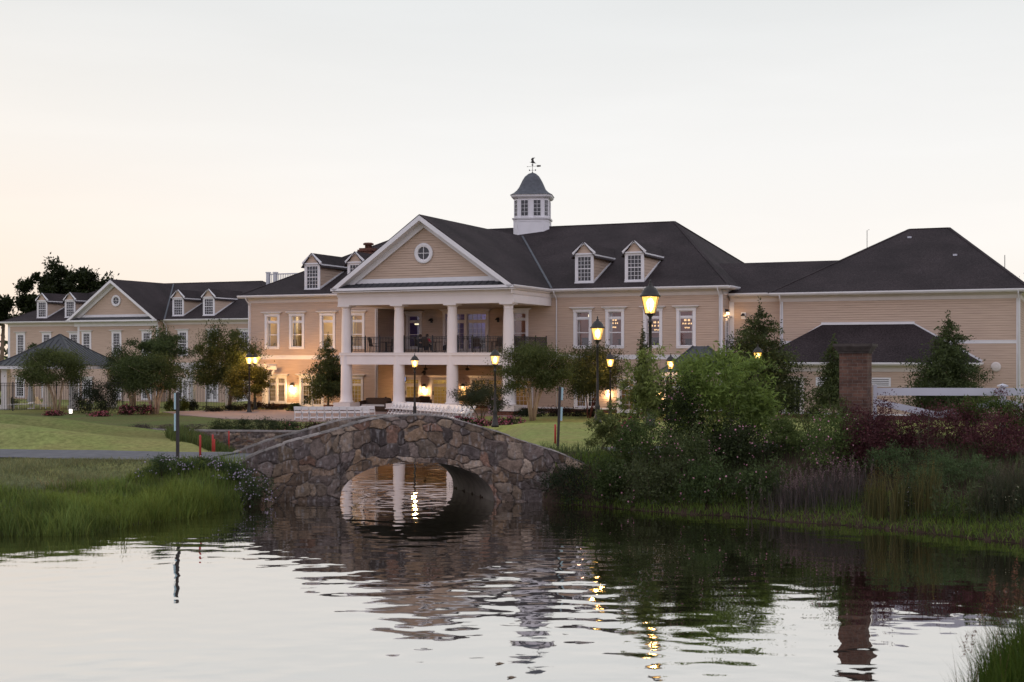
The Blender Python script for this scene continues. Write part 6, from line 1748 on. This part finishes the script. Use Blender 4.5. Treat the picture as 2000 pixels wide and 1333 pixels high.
# feathery purple grass, seed-head weeds, milkweed
def tuft(label, Y, px, n, spread, h, col, name='ornamental_grass', width=.006, lean=.4, heads=None, cat='grass tuft'):
    r = nr(); x = PX(px, Y); z0 = tz(x, Y)
    t = thing(name, label, cat, (x, Y, z0))
    X = r.normal(0, spread, n); Yy = r.normal(0, spread * .8, n)
    hh = h * r.uniform(.55, 1.1, n)
    blades('leaves', X, Yy, hh, gcol(n, col, .35, r), lean, width, t, z=terr(X + x, Yy + Y) - z0 - .03)
    if heads:
        m, hc, hl = heads; P = []
        i = r.permutation(n)[:m]
        for j in i:
            k = 26; s = r.uniform(-.5, .5, k)
            zz = terr(np.array([X[j] + x]), np.array([Yy[j] + Y]))[0] - z0
            a = r.uniform(0, 6.28); l = lean * .35 * hh[j]
            P.append(np.column_stack([X[j] + math.cos(a) * l * (.7 + s * .4) + r.normal(0, .014, k) * (1 - s), Yy[j] + math.sin(a) * l * (.7 + s * .4) + r.normal(0, .014, k) * (1 - s), zz + hh[j] * 1.0 + s * hl]))
        P = np.concatenate(P); tag(leaf_mesh('seed_heads', P, .04, leaf_cols(r, len(P), hc, .3), t, r, 2.2, up=1.), kind='stuff')
        st = blades('stalks', X[i], Yy[i], hh[i] * 1.05, gcol(len(i), hc, .2, r), lean * .35, .005, t, z=terr(X[i] + x, Yy[i] + Y) - z0 - .03)
    return t
tuft('feathery grey-purple grass clump on the bank, left', 38.6, 1545, 520, .45, .9, (.105, .092, .080), heads=(60, (.2, .14, .15), .22))
tuft('feathery grey-purple grass clump on the bank, right', 38.4, 1630, 600, .48, 1.05, (.108, .092, .085), heads=(70, (.2, .14, .15), .22))
tuft('feathery grey-green grass clump at the right edge of the bank', 35.4, 1965, 900, .40, 1.2, (.07, .075, .045), heads=(50, (.11, .10, .07), .2))
for lab, Y, px, h in (('tall yellowing dock weed with seed spikes, left of the pair', 36.9, 1702, 1.2), ('tall yellowing dock weed with seed spikes, right of the pair', 36.7, 1718, 1.4), ('single tall seed-spiked weed between the docks and daisies', 36.4, 1752, 1.4), ('brown seed-spiked weed clump below the barberries', 36.3, 1792, 1.4), ('tall brown seed-spiked weed with branching tips', 36.2, 1822, 1.55)):
    tuft(lab, Y, px, 60, .10, h, (.13, .125, .05), 'dock_weed', .012, .15, heads=(9, (.13, .105, .035), .55), cat='weeds')
def leafy_stalk(label, Y, px, h, col, n=9, name='milkweed', flower=None):
    r = nr(); x = PX(px, Y); z0 = tz(x, Y); t = thing(name, label, 'weeds', (x, Y, z0))
    m = MB(); P = []; 
    for k in range(n):
        a = r.uniform(0, 6.28); q = r.uniform(.05, .22); hh = h * r.uniform(.6, 1.05); b = Vector((q * math.cos(a), q * math.sin(a), -.05)); e = Vector((b.x * 1.8 + r.normal() * .04, b.y * 1.8, hh))
        m.tube([b, b.lerp(e, .5) + Vector((0, 0, .02)), e], [.008, .007, .004], 4)
        for j in range(16): P.append(b.lerp(e, .25 + .75 * j / 15))
    m.build('stems', 'stem', t); P = np.array([list(p) for p in P]); P = np.repeat(P, 2, 0)
    leaf_mesh('leaves', P, .15, leaf_cols(r, len(P), col, .2), t, r, 5.0, up=.2)
    if flower:
        i = r.permutation(len(P))[:flower[0]]; blossoms('flowers', P[i] + np.array([0, 0, .05]), flower[2], flower[1], t, r)
leafy_stalk('pale green milkweed clump standing near the water', 35.6, 1842, 1.0, (.075, .105, .045)); leafy_stalk('pale green milkweed with an upright yellow tip', 35.2, 1905, 1.1, (.075, .10, .045), 7)
leafy_stalk('low white daisy clump among the seed-spiked weeds', 36.6, 1778, .9, (.04, .055, .025), 8, 'daisy_clump', (14, (.7, .7, .68), .05)); leafy_stalk('small cream-flowered weed clump at the right edge', 34.9, 1962, .9, (.045, .06, .03), 8, 'daisy_clump', (14, (.65, .62, .4), .05))
leafy_stalk('thin bare-stemmed weed in front of the barberry hedge', 38.9, 1806, 1.6, (.07, .075, .05), 2, 'thin_weed')
# shoreline grass, right
r = nr()
def shore_pts(n, xr, yr, d0, d1, r):
    X = r.uniform(*xr, n * 6); Y = r.uniform(*yr, n * 6); d = pond_sd(X, Y)
    k = (d > d0) & (d < d1); return X[k][:n], Y[k][:n]
def stuff_grass(label, X, Y, h, base, width=.012, lean=.5, var=.35):
    r = nr(); h = np.broadcast_to(h, X.shape) * r.uniform(.5, 1.15, len(X))
    o = blades('grass', X, Y, h, gcol(len(X), base, var, r), lean, width); tag(o, label, 'grass', kind='stuff'); return o
X, Y = shore_pts(15000, (1.0, 18), (30, 43.5), -.15, 2.2, r)
stuff_grass('short bright green grass fringing the right shore', X, Y, .12 + .20 * vnoise(X, Y, 1.2, 4), (.135, .20, .04), .010, .8)
X, Y = shore_pts(9000, (1.0, 20), (30, 46), .6, 6.5, r)
stuff_grass('dark unmown grass between the bushes on the right bank', X, Y, .25 + .35 * vnoise(X, Y, 1.5, 6), (.085, .115, .045), .010, .7)
# left bank: tall waterside grass, rough slope, asters by the bridge
X, Y = shore_pts(30000, (-26, -6.5), (30, 43), -.25, 3.4, r)
k = X < -7.9 - .12 * (Y - 36); X, Y = X[k], Y[k]
d_ = pond_sd(X, Y)
gc = gcol(len(X), (.15, .20, .05), .35); 
hgt = (.40 + .40 * vnoise(X, Y, 1.4, 14)) * (1.1 - .55 * np.clip(d_, 0, 3.4) / 3.4); hgt = np.where(X > -10.9, hgt * 1.35, hgt); hgt = hgt * (.42 + .75 * vnoise(X, Y, .55, 77))
rr_ = nr(); tipc = vnoise(X, Y, 1.1, 31)[:, None]; gc = gc * (.65 + .6 * tipc) + np.array([[.03, .03, .0]]) * (vnoise(X, Y, 2.1, 33)[:, None] > .55)
o = blades('grass', X, Y, hgt * rr_.uniform(.55, 1.15, len(X)), gc, .42, .0105); tag(o, 'tall green waterside grass along the left bank', 'grass', kind='stuff')
X, Y = shore_pts(42000, (-30, -7.5), (33, 45), 2.6, 11, r)
pd_ = line_d(X, Y, PATH_L); k = pd_ > 1.85; X, Y = X[k], Y[k]
rr_ = nr(); hg = (.10 + .16 * vnoise(X, Y, 1.3, 41)) * rr_.uniform(.5, 1.3, len(X)); gc = gcol(len(X), (.19, .20, .10), .25, rr_) * (.7 + .6 * vnoise(X, Y, 1.0, 43)[:, None]); m_ = vnoise(X, Y, 2.3, 47)[:, None] > .55; gc = np.where(m_, gc * np.array([[1.25, 1.05, 1.1]]), gc)
o = blades('grass', X, Y, hg, gc, .8, .010); tag(o, 'rough dull grass on the slope between the left bank and the cart path', 'grass', kind='stuff')
X, Y = shore_pts(5000, (-15, -8), (52, 67), .1, 3.2, r)
stuff_grass('long pale grass in front of the stone retaining wall', X, Y, .55, (.085, .11, .035), .014, .5)
LILAC = (.42, .34, .46)
for lab, Y_, box, fn in (('lilac aster clump at the foot of the bridge, nearest the water', 41.8, (458, 532, 915, 1000), 110), ('lilac aster clump against the left bridge end', 42.3, (415, 490, 898, 975), 90), ('lilac aster clump beside the marker post on the left bank', 42.4, (345, 425, 890, 945), 70), ('sparse aster clump with dull pink heads, leftmost of the asters', 42.0, (275, 352, 892, 945), 40)):
    shrub(lab, Y_, box, 3000, .07, (.055, .085, .038), 'aster_clump', 'flowers', elong=3.2, flowers=(fn, LILAC, .06), nclump=40, lumpy=.4, tight=.22)
shrub('dark leafy bush between the bridge end and the right shore', 42.05, (1052, 1170, 900, 985), 5000, .075, (.022, .036, .016), 'shore_bush', 'shrub', elong=3)
# near right corner: reeds in front of the camera
r = nr()
def reeds():
    x0, y0 = 7.3, 18.4; t = thing('reed_clump', 'tall green grass and brown seed heads at the near right corner of the pond', 'reeds', (x0, y0, tz(x0, y0)))
    z0 = tz(x0, y0)
    X = r.uniform(5.6, 9.0, 9000); Y = r.uniform(15.6, 20.6, 9000); k = (pond_sd(X, Y) > -.25) & (pond_sd(X, Y) < 1.6); X, Y = X[k], Y[k]
    h = (.55 + .55 * ss(.30, .38, X / Y)) * r.uniform(.5, 1.12, len(X))
    blades('leaves', X - x0, Y - y0, h, gcol(len(X), (.065, .105, .018), .35, r), .35, .006, t, z=terr(X, Y) - z0 - .05)
    i = r.permutation(len(X))[:120]
    hx, hy = X[i], Y[i]; hz = terr(hx, hy) - z0; hh = (1.15 + .35 * ss(.30, .38, hx / hy)) * r.uniform(.8, 1.1, len(i))
    blades('stalks', hx - x0, hy - y0, hh, gcol(len(i), (.14, .10, .05), .3, r), .14, .004, t, z=hz - .05)
    P = []
    for a, b, c, h_ in zip(hx[:44], hy[:44], hz[:44], hh[:44]):
        s = r.uniform(-.5, .5, 46); w = .022 * (1 - 1.5 * np.abs(s + .1)); P.append(np.column_stack([a - x0 + r.normal(0, 1, 46) * w + s * .05, b - y0 + r.normal(0, 1, 46) * w, c + h_ + s * .32]))
    P = np.concatenate(P); tag(leaf_mesh('seed_heads', P, .04, leaf_cols(r, len(P), (.16, .075, .05), .35), t, r, 2.5, up=1.2), kind='stuff')
reeds()
# bits of floating debris
for lab, px, py in (('small dark leaf floating on the pond near the bottom edge', 975, 1297), ('small dark twig floating at the bottom edge of the pond', 998, 1324)):
    Yd = 4.8 * F_PX / (py - HY); m = MB(); m.prism([(-.07, -.02, 0), (0, -.05, .0), (.09, .0, .0), (.02, .05, .0)], (0, 0, .012)); o = m.build('floating_leaf', 'bark'); o.location = (at(px, Yd), Yd, -.798); o.rotation_euler = (R(4), R(8), R(20)); tag(o, lab, 'leaf')
